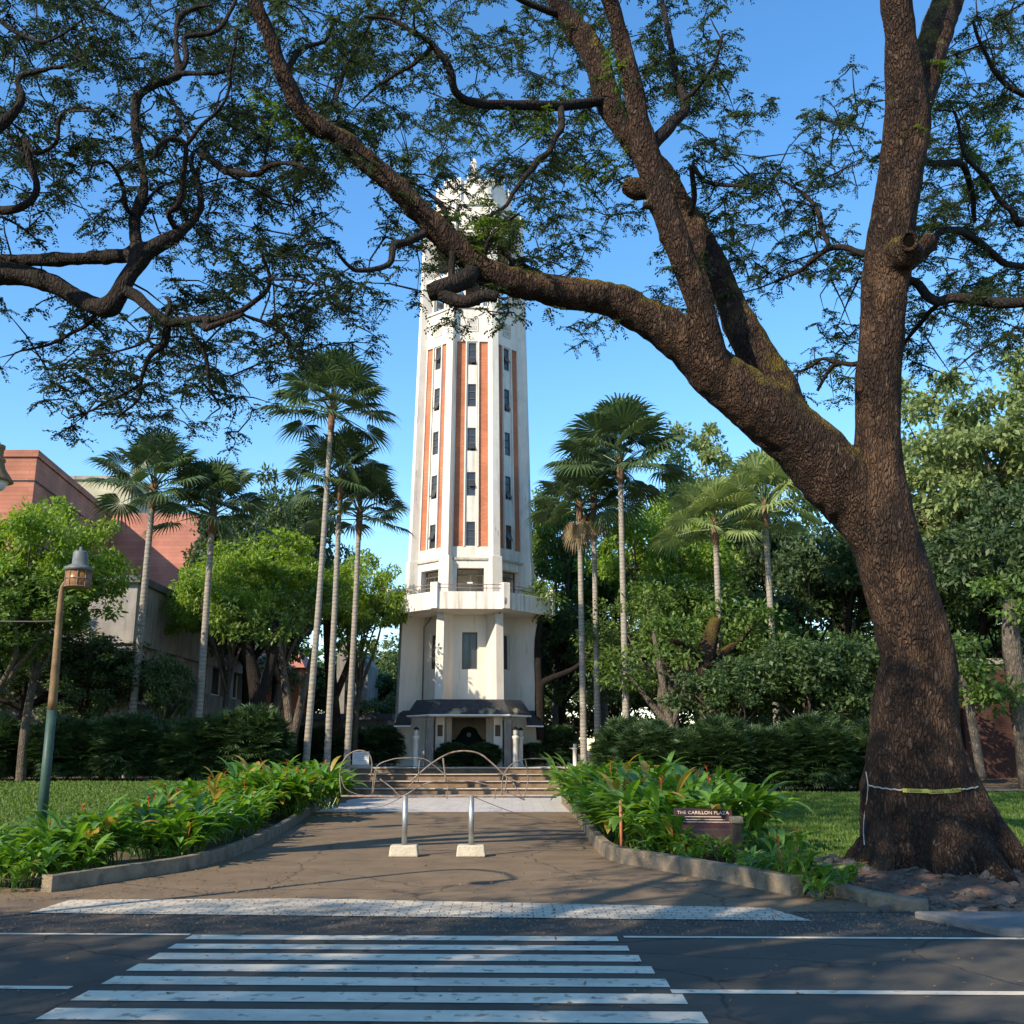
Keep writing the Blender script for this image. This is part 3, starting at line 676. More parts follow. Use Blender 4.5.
# white lamp pillars near the porch
def lamp_pillar(loc, label, grp='white lamp pillars by the tower'):
    t = empty('lamp_pillar', loc, label, 'lamp', grp)
    m1 = MB(); m1.lathe([(.17, 0), (.17, .1), (.13, .12), (.13, 1.12), (.18, 1.16), (.18, 1.24), (.10, 1.27)], (0, 0, 0), 16); m1.build('pillar', M['wall_plain'], t, True)
    m2 = MB(); m2.lathe([(.09, 1.26), (.12, 1.34), (.12, 1.48), (.08, 1.52)], (0, 0, 0), 12); m2.build('lamp_glass', M['opal'], t, True)
    m3 = MB(); m3.lathe([(.16, 1.51), (.13, 1.57), (.03, 1.63)], (0, 0, 0), 12); m3.build('cap', M['black'], t, True)
    return t
for px, Y, lb in [(415.5, 43.6, 'white lamp pillar left of the tower porch'), (515.5, 43.5, 'white lamp pillar right of the tower porch, the nearer of two'),
                  (520.5, 44.9, 'white lamp pillar right of the tower porch, the farther of two'),
                  (575, 42.9, 'white lamp pillar with black cap left of the slim palm trunks'), (603, 43.4, 'white lamp pillar with black cap right of the slim palm trunks')]:
    p = P(px, 765, Y); t = lamp_pillar((p.x, Y, .92), lb)
    t.scale = (.62,) * 3 if px > 550 else (.8, .8, 1)

# notice board on the plaza edge
bp = P(358, 766, 42.3); nb = empty('notice_board', (bp.x, 43.0, .92), 'small white notice board standing on the plaza edge left of the tower', 'sign')
mb = MB(); mb.box(-.34, .34, -.02, .02, .10, .62); bevel(mb.build('board', M['white'], nb), .005)
mb = MB()
for z in (.52, .44, .36, .28): mb.box(-.26 + .1 * (z < .3), .24 - .1 * (z == .44), -.026, -.0215, z - .008, z + .008)
mb.build('faded_lines', M['ink'], nb)
mb = MB(); mb.box(-.40, .40, -.08, .08, 0, .09); bevel(mb.build('foot', M['block'], nb), .01)

# ------------------------------------------------------------------ barrier of bent pipe on two posts
Yb = 16.5
b1 = G(404, 857); b2 = G(471, 857)
bar = empty('barrier', ((b1.x + b2.x) / 2, b1.y, 0.01), 'barrier of bent rusty pipes held on two steel posts in concrete blocks', 'barrier')
ox, oy = bar.location.x, bar.location.y
for b in (b1, b2):
    x = b.x - ox
    mb = MB(); mb.hexa([(x - .225, -.13, 0), (x + .225, -.13, 0), (x + .225, .13, 0), (x - .225, .13, 0), (x - .205, -.12, .17), (x + .205, -.12, .17), (x + .205, .12, .17), (x - .205, .12, .17)])
    bevel(mb.build('concrete_block', M['block'], bar), .02)
    mb = MB(); mb.tube([(x, 0, .17), (x, 0, .90)], .042, 14); mb.build('post', M['steel'], bar, True)
def bp_(px, py, dy=0):
    q = P(px, py, oy + dy); return (q.x - ox, dy, q.z - .01)
def arc_tube(pts, r=.011, m='pipe', dy=0):
    r *= .85
    q, _ = smooth_path([bp_(a, b, dy) for a, b in pts], [0] * len(pts), 6); mb = MB(); mb.tube(q, r, 6)
    return mb.build('bent_pipe', M[m], bar, True)
arc_tube([(341, 795), (340, 772), (346, 757), (358, 750.5), (369, 754), (372, 765), (371, 776)], .013)
arc_tube([(341, 776), (345, 788), (356, 794), (368, 796)], .009)
arc_tube([(372, 795), (376, 768), (390, 760), (405, 758), (424, 759), (436, 767), (444, 774)], .011)
arc_tube([(373, 794), (377, 766)], .010); arc_tube([(418, 783), (419.5, 760)], .010)
arc_tube([(411, 781), (427, 767), (440, 758), (452, 752.5), (466, 751), (480, 754), (493, 764), (507, 777), (520, 783)], .016, 'rust')
arc_tube([(443, 758), (446, 782)], .016, 'rust'); arc_tube([(408, 788), (415, 780)], .012, 'rust')
arc_tube([(380, 779), (392, 788), (402, 796), (420, 786), (436, 781), (452, 781), (470, 781), (488, 785), (503, 790), (525, 800)], .012, 'rust', .05)
arc_tube([(502, 795), (503, 777), (511, 765), (522, 760), (535, 758.5), (552, 760)], .012)
arc_tube([(525.5, 760), (528, 780), (524, 798)], .011); arc_tube([(507, 777), (505, 791)], .014, 'rust')
arc_tube([(513, 783), (524, 800)], .012, 'rust'); arc_tube([(495, 799), (496, 789)], .008); arc_tube([(447, 799), (448, 786)], .009)
mb = MB(); mb.tube([bp_(341, 796), bp_(404, 796.5), bp_(471, 796.5), bp_(556, 797)], .014, 6); mb.build('rail', M['rust'], bar, True)
# sagging chains to either side
for a, b, lb in [((402, 797), (366, 808), 'thin chain hanging from the left barrier post toward the left bed'), ((474, 797), (556, 822), 'thin chain hanging from the right barrier post toward the right bed')]:
    A = P(*a, oy); 
    B = P(*b, oy + .2); mid = (A + B) / 2 - Vector((0, 0, .05))
    q, _ = smooth_path([A, mid, B], [0] * 3, 6); mb = MB(); mb.tube(q, .006, 5)
    tag(mb.build('chain', M['wire'], None, True), lb, 'chain', 'chains on the barrier posts')

# ------------------------------------------------------------------ lamp posts
def lantern(t, loc):
    x, y, z = loc
    c = MB(); c.lathe([(.25, z + .0), (.24, z + .06), (.13, z + .12), (.125, z + .33), (.10, z + .36), (.03, z + .37), (.03, z + .43), (.01, z + .44)], (x, y, 0), 20); c.build('lamp_cap', M['lampcap'], t, True)
    g = MB(); g.lathe([(.20, z - .30), (.215, z - .28), (.215, z + .0)], (x, y, 0), 20); g.build('lamp_shade', M['amber'], t, True)
    r = MB()
    for k in range(10):
        a = 2 * math.pi * k / 10; r.bar((x + .22 * math.cos(a), y + .22 * math.sin(a), z - .3), (x + .22 * math.cos(a), y + .22 * math.sin(a), z), .012)
    for zz in (-.29, -.15): 
        r.tube([(x + .222 * math.cos(2 * math.pi * k / 20), y + .222 * math.sin(2 * math.pi * k / 20), z + zz) for k in range(21)], .009, 5)
    r.build('lamp_cage', M['rust'], t)
lb_ = P(40, 838, 18); lp = empty('street_lamp', (lb_.x, 18, hgt(lb_.x, 18)), 'leaning lamp post, green below and brown above, with a caged amber lantern', 'street lamp')
tp = P(61, 598, 18) - lp.location; mid = P(52, 710, 18) - lp.location
mb = MB(); mb.tube([(0, 0, 0), mid], [.085, .078], 14); mb.build('lower_pole', M['lampgreen'], lp, True)
q, r_ = smooth_path([mid, mid.lerp(tp, .5), tp, P(64, 584, 18) - lp.location, P(72, 577, 18) - lp.location], [.0775, .066, .05, .035, .03], 4)
mb = MB(); mb.tube(q, r_, 14); mb.build('upper_pole', M['lampbrown'], lp, True)
lt = P(79, 571, 18) - lp.location; lantern(lp, tuple(lt)); 
mb = MB(); A = P(56, 621, 18); q, _ = smooth_path([A, P(20, 621.5, 18), P(-60, 619, 18), P(-200, 600, 18)], [0] * 4, 4); mb.tube(q, .012, 5)
tag(mb.build('cable', M['wire'], None, True), 'thin cable running left from the leaning lamp post', 'cable')
l2p = P(-6, 475, 9.0); l2 = empty('street_lamp', (l2p.x - 1.1, 9.9, 0), 'near lamp with a brown flared hood and pale glass at the left picture edge', 'street lamp')
o2 = l2p - l2.location
mb = MB(); q, r_ = smooth_path([(0, 0, 0), (0, 0, o2.z * .6), (0, 0, o2.z + .35), o2 * .5 + Vector((0, 0, o2.z * .5 + .6)), (o2.x, o2.y, o2.z + .30)], [.07, .06, .05, .03, .025], 6); mb.tube(q, r_, 12); mb.build('pole', M['lampbrown'], l2, True)
mb = MB(); mb.lathe([(.17, o2.z - .06), (.16, o2.z - .04), (.09, o2.z + .06), (.075, o2.z + .12), (.085, o2.z + .13), (.085, o2.z + .15), (.06, o2.z + .16), (.06, o2.z + .24), (.07, o2.z + .25), (.07, o2.z + .28), (.02, o2.z + .3)], (o2.x, o2.y, 0), 20); mb.build('lamp_hood', M['lampbrown'], l2, True)
mb = MB(); mb.lathe([(.03, o2.z - .16), (.09, o2.z - .13), (.13, o2.z - .06)], (o2.x, o2.y, 0), 20); mb.build('lamp_glass', M['opal'], l2, True)

# ------------------------------------------------------------------ plaza sign, wooden post, stake
sp_ = G(706, 866); sg = empty('plaza_sign', (sp_.x, 15.3, .0), 'slanted maroon granite sign reading THE CARILLON PLAZA in the right bed', 'sign', rz=R(-8))
W_, D_ = .42, .55
mb = MB(); mb.add([(-W_, 0, 0), (W_, 0, 0), (W_, D_, 0), (-W_, D_, 0), (-W_, 0, .50), (W_, 0, .50), (W_, .26, .76), (-W_, .26, .76), (W_, D_, .76), (-W_, D_, .76)],
       [(0, 1, 5, 4), (4, 5, 6, 7), (7, 6, 8, 9), (1, 2, 8, 6, 5), (0, 4, 7, 9, 3), (2, 3, 9, 8), (3, 2, 1, 0)])
sb = bevel(mb.build('sign_block', M['granite'], sg), .012)
mb = MB(); mb.box(W_ + .001, W_ + .012, .02, D_, 0, .48); mb.add([(W_ + .012, .02, .48), (W_ + .012, D_, .48), (W_ + .012, D_, .74), (W_ + .012, .27, .74)], [(0, 1, 2, 3)]); mb.build('side_slab', M['granite_black'], sg)
mb = MB(); mb.box(-W_ - .03, W_ + .03, -.03, D_ + .03, -.05, .05); mb.build('plinth', M['kerb'], sg)
def text(name, body, size, mat_, parent, loc, rot, ext=.002, align='CENTER', sx=1):
    cu = bpy.data.curves.new(name, 'FONT'); cu.body = body; cu.size = size; cu.extrude = ext; cu.align_x = align; cu.align_y = 'CENTER'
    tmp = bpy.data.objects.new(name + '_tmp', cu); ROOT.objects.link(tmp)
    bpy.context.view_layer.update()
    me = bpy.data.meshes.new_from_object(tmp.evaluated_get(bpy.context.evaluated_depsgraph_get()))
    bpy.data.objects.remove(tmp); me.materials.clear(); me.materials.append(mat_)
    o = bpy.data.objects.new(name, me); ROOT.objects.link(o); o.parent = parent; o.location = loc; o.rotation_euler = rot; o.scale = (sx, 1, 1); return o
sl_ = (R(45), 0, 0)
def onslope(t, off=.004): return (0, .26 * t - off * .707, .50 + .26 * t + off * .707)
text('lettering', 'THE CARILLON PLAZA', .085, M['letter'], sg, onslope(.80), sl_, sx=.86)
mb = MB()
for t_, w_ in ((.60, .26), (.46, .30), (.34, .36)):
    a = onslope(t_); mb.add([(-w_, a[1] - .004, a[2] - .004), (w_, a[1] - .004, a[2] - .004), (w_, a[1] + .004, a[2] + .004), (-w_, a[1] + .004, a[2] + .004)], [(0, 1, 2, 3)])
mb.build('fine_print_line', M['letter'], sg)
wp = G(740, 872); wo2 = empty('wooden_post', (P(738, 860, 14.7).x, 14.7, 0), 'short dark wooden post with a pale cap beside the granite sign', 'post')
mb = MB(); mb.box(-.062, .062, -.062, .062, -.1, .62); bevel(mb.build('shaft', M['woodpost'], wo2), .01)
mb = MB(); mb.box(-.085, .085, -.085, .085, .62, .71); bevel(mb.build('cap', M['woodcap'], wo2), .015)
mb = MB(); mb.lathe([(.026, 0), (.026, .82), (.01, .84)], (0, 0, 0), 10); o = mb.build('stake', M['stake'], None, True); p = P(615, 840, 16.6); o.location = (p.x + .1, 16.6, .0)
tag(o, 'terracotta coloured stake standing among the leaves of the right bed', 'stake')

# ------------------------------------------------------------------ buildings at the left
b1_ = empty('brick_building', (-30, 50, .9), 'tall red brick building with slanted corner behind the left trees', 'building')
def part(name, mb, m, par): 
    o = mb.build(name, m); o.parent = par; o.matrix_parent_inverse = Matrix.Translation(par.location).inverted(); return o
x37 = P(37, 457, 50); z1 = x37.z
mb = MB(); mb.prism([(-62, 50), (x37.x, 50), (x37.x - 1.6, 64), (-62, 64)], .5, z1); part('wall', mb, M['redwall'], b1_)
mb = MB(); mb.prism([(-62.1, 49.9), (x37.x + .1, 49.9), (x37.x - 1.5, 64.05), (-62.1, 64.05)], z1, z1 + .35); part('coping', mb, M['redwall'], b1_)
mb = MB(); mb.prism([(-62.1, 49.93), (x37.x + .07, 49.93), (x37.x - 1.53, 64.05), (-62.1, 64.05)], z1 - 1.25, z1 - 1.21); part('string_course', mb, M['concrete_dark'], b1_)
b2_ = empty('pink_building', (-24, 66, .9), 'pink red tiled wall with a pale end behind the two left palms', 'building')
pa = P(100, 513, 64.5); pb = P(195, 600, 64.5)
mb = MB(); mb.prism([(pa.x, 64.5), (pb.x, 64.5), (pb.x, 74), (pa.x, 74)], .5, pa.z); part('wall', mb, M['pinkwall'], b2_)
mb = MB(); mb.prism([(pb.x + .01, 66), (pb.x + 2.2, 66), (pb.x + 2.2, 74), (pb.x + .01, 74)], .5, P(200, 592, 66).z); part('end_wall', mb, M['wall_plain'], b2_)
b3_ = empty('beige_building', (-30, 80, .9), 'beige block rising behind the red brick building', 'building')
pa = P(70, 480, 80); pb = P(132, 480, 80)
mb = MB(); mb.prism([(pa.x, 80), (pb.x, 80), (pb.x, 90), (pa.x, 90)], .5, pa.z); part('wall', mb, M['beige'], b3_)
mb = MB(); mb.prism([(pa.x - .2, 79.8), (pb.x + .2, 79.8), (pb.x + .2, 90), (pa.x - .2, 90)], pa.z, pa.z + .3); part('coping', mb, M['concrete'], b3_)
# grey concrete wing, its wall running away from the camera
b4_ = empty('concrete_building', (-16, 42, .9), 'grey stained concrete building with deep dark openings and ribbed parapet at the left', 'building')
xw = -13.1; zt = 7.3
mb = MB(); mb.box(xw - 9, xw, 35.5, 52, 5.2, zt); part('upper_wall', mb, M['concrete'], b4_)
mb = MB(); mb.box(xw - 9.2, xw + .15, 35.3, 52.2, zt, zt + .25); part('coping', mb, M['concrete_dark'], b4_)
for y in (35.6, 38.2, 40.4, 44.5, 48, 51): mb = MB(); mb.box(xw - 1.0, xw - .05, y, y + .9, .8, 5.2); part('pier', mb, M['concrete'], b4_)
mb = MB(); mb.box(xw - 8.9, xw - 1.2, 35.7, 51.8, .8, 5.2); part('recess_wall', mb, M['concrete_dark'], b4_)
mb = MB(); mb.box(xw - 1.3, xw - .2, 36.5, 38.2, 3.2, 5.2); part('infill_panel', mb, M['concrete'], b4_); mb = MB(); mb.box(xw - 1.3, xw - .2, 41.3, 44.5, 4.3, 5.2); part('infill_panel', mb, M['concrete'], b4_)
mb = MB(); mb.box(xw - .6, xw + .25, 43.0, 51.5, 2.2, 3.9)
for i in range(34): mb.box(xw + .25, xw + .31, 43.05 + i * .25, 43.17 + i * .25, 2.2, 3.9)
part('ribbed_parapet', mb, M['concrete'], b4_)
for y0, y1 in ((39.1, 40.4), (45.4, 48), (48.9, 51)):
    f = MB(); f.box(xw - .5, xw - .42, y0, y0 + .08, 4.0, 5.2); f.box(xw - .5, xw - .42, y1 - .08, y1, 4.0, 5.2); f.box(xw - .5, xw - .42, y0 + .08, y1 - .08, 4.0, 4.08); fo_ = part('window', f, M['frame_white'], b4_)
    g = MB(); g.box(xw - .48, xw - .46, y0 + .08, y1 - .08, 4.08, 5.2); g_ = g.build('pane', M['glass']); g_.parent = fo_
# low roofed shed and chamfered grey stair tower beyond
b5_ = empty('stair_tower', (-10, 62, .9), 'pale grey concrete tower with a chamfered top corner left of the bell tower', 'building')
A = P(338, 640, 62); B = P(368, 672, 62)
mb = MB(); Z0 = .8
v = [(A.x, Z0), (B.x, Z0), (B.x, P(0, 664, 62).z), (P(357, 0, 62).x + .0, P(0, 645, 62).z), (A.x, P(0, 641, 62).z)]
v[3] = (P(358, 648, 62).x, P(358, 648, 62).z)
mb.add([(x, 62, z) for x, z in v] + [(x, 67, z) for x, z in v], [(0, 1, 2, 3, 4), (9, 8, 7, 6, 5)] + [(i, 5 + i, 5 + (i + 1) % 5, (i + 1) % 5) for i in range(5)]); part('wall', mb, M['concrete'], b5_)
mb = MB(); q = P(350, 660, 61.95); mb.box(q.x - .25, q.x + .25, 61.9, 61.99, 2, q.z - .3); part('slot', mb, M['dark'], b5_)
b6_ = empty('shed', (-9, 54, .9), 'low shed with flat dark roof behind the tall palms', 'shed')
A = P(298, 714, 54); B = P(388, 714, 54)
mb = MB(); mb.box(A.x, B.x, 54, 58, .8, A.z - .3); part('wall', mb, M['concrete'], b6_)
mb = MB(); mb.box(A.x - .3, B.x + .3, 53.4, 58.3, A.z - .3, A.z); part('roof', mb, M['concrete_dark'], b6_)
for px in (345, 358, 370):
    mb = MB(); q = P(px, 730, 53.9); mb.box(q.x - .22, q.x + .22, 53.93, 53.99, .9, 2.2); part('door', mb, M['frame_white'], b6_)
b7_ = empty('orange_roofed_house', (-14, 66, .9), 'house with an orange tiled roof glimpsed behind the bright tree', 'house')
A = P(205, 668, 66); B = P(300, 668, 66); C_ = P(250, 650, 66)
mb = MB(); mb.box(A.x, B.x, 66, 72, .8, A.z); part('wall', mb, M['redwall'], b7_)
mb = MB(); mb.add([(A.x - .4, 65.5, A.z), (B.x + .4, 65.5, A.z), (B.x + .4, 72.5, A.z), (A.x - .4, 72.5, A.z), (A.x + 1, 69, C_.z + .6), (B.x - 1, 69, C_.z + .6)], [(0, 1, 5, 4), (1, 2, 5), (2, 3, 4, 5), (3, 0, 4), (3, 2, 1, 0)]); part('roof', mb, M['pinkwall'], b7_)
# dark red brick wall at the far right
b8_ = empty('brick_wall', (18, 38, .9), 'dark red brick wall in deep shade at the right picture edge', 'wall')
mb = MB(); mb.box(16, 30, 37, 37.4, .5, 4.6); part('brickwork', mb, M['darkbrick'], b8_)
mb = MB(); mb.box(15.9, 30.1, 36.9, 37.5, 4.6, 4.8); part('coping', mb, M['concrete'], b8_)

# ------------------------------------------------------------------ foliage builders
def clump_leaves(mb, centres, rad, nper, ll, lw, flat=.6, droop=.2):
    """nper leaf-sized faces spread through each clump"""
    n = len(centres); c = np.repeat(centres, nper, 0); r = np.repeat(np.asarray(rad).reshape(-1, 1) if hasattr(rad, '__len__') else np.full((n, 1), rad), nper, 0)
    o = rdir(n * nper) * (rng.random((n * nper, 1)) ** .45) * r; o[:, 2] *= flat
    d = unit(o + rdir(n * nper) * r * .8); d[:, 2] -= droop
    nr = rdir(n * nper); nr[:, 2] = abs(nr[:, 2]) + .5
    s = .7 + .6 * rng.random(n * nper)
    kites(mb, c + o, d, unit(nr), ll * s, lw * s)
def crown_points(n, rx, ry, rz, shell=.55, low=-.35):
    p = rdir(n * 3); p = p[p[:, 2] > low][:n]; k = shell + (1 - shell) * rng.random((len(p), 1)) ** .5
    return p * k * np.array([rx, ry, rz])
def make_tree(name, H, crown_r, crown_h, trunk_r, lm, bm, label, cat, group=None, nclump=90, nper=110, ll=.26, lw=.13, seed=1, lobes=5, forks=3):
    global rng
    keep = rng; rng = np.random.default_rng(seed); rd_ = random.Random(seed)
    t = empty(name, (0, 0, 0), label, cat, group)
    base = H - crown_h * .55
    fm = MB(); tm = MB()
    C = []
    for i in range(lobes):
        a = 2 * math.pi * i / lobes + rd_.uniform(-.5, .5); r = crown_r * rd_.uniform(.35, .62)
        c = Vector((math.cos(a) * r, math.sin(a) * r, base + crown_h * rd_.uniform(-.22, .30))); C.append((c, crown_r * rd_.uniform(.38, .58)))
    C.append((Vector((0, 0, base + crown_h * .30)), crown_r * .5))
    pts = []
    for c, r in C:
        m_ = nclump // len(C); p = crown_points(m_, r, r, r * .62 * crown_h / crown_r) + np.array(c); pts.append(p)
    pts = np.concatenate(pts)
    clump_leaves(fm, pts, crown_r * .155 * (.5 + 1.0 * rng.random(len(pts))), nper, ll, lw)
    fk = Vector((rd_.uniform(-.3, .3), rd_.uniform(-.3, .3), H * .36))
    q, r_ = smooth_path([(0, 0, -.3), (fk.x * .3, fk.y * .3 + .1, fk.z * .5), fk], [trunk_r * 1.25, trunk_r, trunk_r * .85], 4); tm.tube(q, r_, 10)
    for c, r in C:
        e = c + Vector((0, 0, r * .1)); m1 = fk.lerp(e, .5) + Vector((rd_.uniform(-.5, .5), rd_.uniform(-.5, .5), rd_.uniform(-.3, .4)))
        q, r_ = smooth_path([fk, m1, e], [trunk_r * .62, trunk_r * .4, trunk_r * .12], 5); tm.tube(q, r_, 7)
        for j in range(7):
            p2 = Vector(pts[rd_.randrange(len(pts))])
            if (p2 - e).length < crown_r:
                s = q[rd_.randrange(6, len(q))]; q2, r2 = smooth_path([s, s.lerp(p2, .5) + Vector((rd_.uniform(-.2, .2), 0, .2)), p2], [trunk_r * .18, trunk_r * .1, .012], 3); tm.tube(q2, r2, 5)
    tm.build('trunk', bm, t, True); fm.build('crown', lm, t)
    rng = keep
    return t
def place(proto, used, x, y, s=1., rz=0., sz=None, label=None, z=None, group=None):
    o = proto if id(proto) not in used else copy_tree(proto)
    used.add(id(proto))
    o.location = (x, y, (hgt(x, y) if z is None else z)); o.rotation_euler = (0, 0, rz); o.scale = (s, s, sz or s)
    if label: o['label'] = label
    if group: o['group'] = group
    return o

# ------------------------------------------------------------------ the big rain tree at the right and the one at the left
def skin_limbs(name, limbs, m, parent, voxel=.035, lumps=.03, extra=None):
    mb = MB()
    for q, r in limbs: mb.tube(q, r, 20)
    if extra: extra(mb)
    o = mb.build(name, m)
    md = o.modifiers.new('r', 'REMESH'); md.mode = 'VOXEL'; md.voxel_size = voxel
    sm = o.modifiers.new('s', 'SMOOTH'); sm.iterations = 6; sm.factor = .5
    dg = bpy.context.evaluated_depsgraph_get(); dg.update()
    me = bpy.data.meshes.new_from_object(o.evaluated_get(dg)); old = o.data; o.modifiers.clear(); o.data = me; bpy.data.meshes.remove(old)
    n = len(me.vertices); co = np.empty(n * 3, np.float32); no = np.empty(n * 3, np.float32)
    me.vertices.foreach_get('co', co); me.vertices.foreach_get('normal', no); co = co.reshape(-1, 3); no = no.reshape(-1, 3)
    d = np.array([noise.noise(Vector((a * 2.2, b * 2.2, c * .9))) * lumps + noise.noise(Vector((a * 9, b * 9, c * 3.5))) * lumps * .45 - abs(noise.noise(Vector((a * 5, b * 5, c * .8 + 7)))) * lumps * .7 + lumps * .15 for a, b, c in co])
    co += no * d[:, None]; me.vertices.foreach_set('co', co.ravel()); me.polygons.foreach_set('use_smooth', np.full(len(me.polygons), True)); me.update()
    me.materials.clear(); me.materials.append(m); o.parent = parent
    o.matrix_parent_inverse = Matrix.Translation(parent.location).inverted()
    return o
def limb(pts, sub=6):
    """pts: (px, py, width px, Y) -> smooth path and radii in metres"""
    q = []; r = []
    for px, py, wd, Y in pts:
        p = P(px, py, Y); dist = p.y * CT + (p.z - CAMZ) * ST
        q.append(p); r.append(max(.5 * wd * (.90 if wd > 20 else 1) * dist / F, .008))
    return smooth_path(q, r, sub)
rt = empty('rain_tree', (TX, TY, 0), 'huge forked rain tree with mossy leaning limb and caution tape round its trunk', 'tree')
A_ = 13.75
big = [limb([(928, 905, 150, A_), (928, 868, 140, A_), (922, 830, 132, A_), (917, 790, 121, A_), (914, 745, 100, A_), (915, 700, 90, A_), (918, 660, 78, A_), (905, 610, 77, A_), (893, 565, 76, A_), (882, 525, 72, A_), (878, 480, 58, A_), (877, 422, 50, A_), (881, 340, 49, A_ - .1), (890, 248, 50, A_ - .2), (901, 166, 47, A_ - .3), (907, 110, 50, A_ - .4), (900, 40, 36, A_ - .6), (893, -20, 32, A_ - .8), (880, -120, 22, A_ - 1.2), (850, -220, 12, A_ - 1.5)]),
       limb([(908, 120, 44, A_ - .4), (930, 60, 36, A_ - .1), (948, 0, 34, A_ + .3), (985, -80, 26, A_ + .9), (1040, -180, 14, A_ + 1.5)]),
       # the great leaning limb
       limb([(888, 560, 60, A_), (862, 510, 66, A_), (832, 476, 74, A_ - .05), (800, 440, 70, A_ - .1), (760, 408, 66, A_ - .2), (722, 378, 60, A_ - .3), (690, 348, 52, A_ - .4), (655, 322, 44, A_ - .5), (610, 301, 38, A_ - .6), (560, 292, 36, A_ - .8), (510, 280, 34, A_ - 1.0), (475, 264, 31, A_ - 1.1), (428, 222, 28, A_ - 1.3), (396, 187, 26, A_ - 1.5), (353, 148, 24, A_ - 1.7), (306, 116, 21, A_ - 1.9), (283, 74, 16, A_ - 2.1), (264, 22, 14, A_ - 2.3), (240, -30, 11, A_ - 2.5), (200, -110, 7, A_ - 2.8)]),
       # two upright branches off the limb
       limb([(735, 392, 30, A_ - .35), (716, 355, 30, A_ - .55), (704, 318, 27, A_ - .7), (688, 275, 27, A_ - .75), (672, 232, 29, A_ - .8), (657, 190, 30, A_ - .8), (646, 150, 29, A_ - .8), (636, 100, 22, A_ - .9), (622, 40, 19, A_ - 1), (606, -10, 17, A_ - 1.2), (585, -90, 12, A_ - 1.5), (570, -170, 7, A_ - 1.8)]),
       limb([(800, 438, 44, A_ - .1), (775, 385, 43, A_ + .1), (748, 340, 38, A_ + .3), (724, 290, 34, A_ + .5), (700, 238, 28, A_ + .7), (678, 200, 27, A_ + .8), (655, 168, 27, A_ + .9), (628, 135, 28, A_ + 1), (607, 98, 27, A_ + 1.1), (592, 52, 30, A_ + 1.2), (566, 16, 22, A_ + 1.3), (545, -15, 16, A_ + 1.4), (500, -90, 10, A_ + 1.8)]),
       limb([(664, 190, 24, A_ + .9), (645, 190, 24, A_ + .9), (630, 187, 22, A_ + .9), (624, 184, 15, A_ + .9)], 3)]
def flare(mb):
    for a, r, l in [(-100, .38, 1.0), (-40, .36, 1.15), (10, .34, 1.08), (60, .3, 1.1), (130, .34, 1.2), (185, .36, .95), (-150, .34, 1.0), (-75, .3, 1.25), (-10, .3, 1.15)]:
        a = R(a); c, s = math.cos(a), math.sin(a)
        q, rr = smooth_path([(TX + c * .12, TY + s * .12, 1.7), (TX + c * .38, TY + s * .38, .98), (TX + c * .70, TY + s * .68, .45), (TX + c * l, TY + s * l, .05), (TX + c * (l + .4), TY + s * (l + .4), -.2)], [r * .8, r * .9, r * .85, r * .55, .1], 5)
        mb.tube(q, rr, 12)
    # bulging callus where a branch was cut off, with its hollow rim
    q, rr = limb([(893, 262, 40, A_ - .3), (905, 252, 34, A_ - .6), (917, 243, 27, A_ - .75)], 3); mb.tube(q, rr, 14)
    q, rr = limb([(905, 262, 26, A_ - .2), (922, 246, 24, A_ - .2), (931, 238, 16, A_ - .2)], 3); mb.tube(q, rr, 14)
    for x, y, rr_ in [(668, 238, .12), (650, 205, .1)]:
        p = P(x, y, A_ - .85); mb.tube([p - Vector((.15, 0, 0)), p + Vector((.08, 0, 0))], [rr_ * .6, rr_], 10)
trunk = skin_limbs('trunk', big, M['bark'], rt, .04, .045, flare)
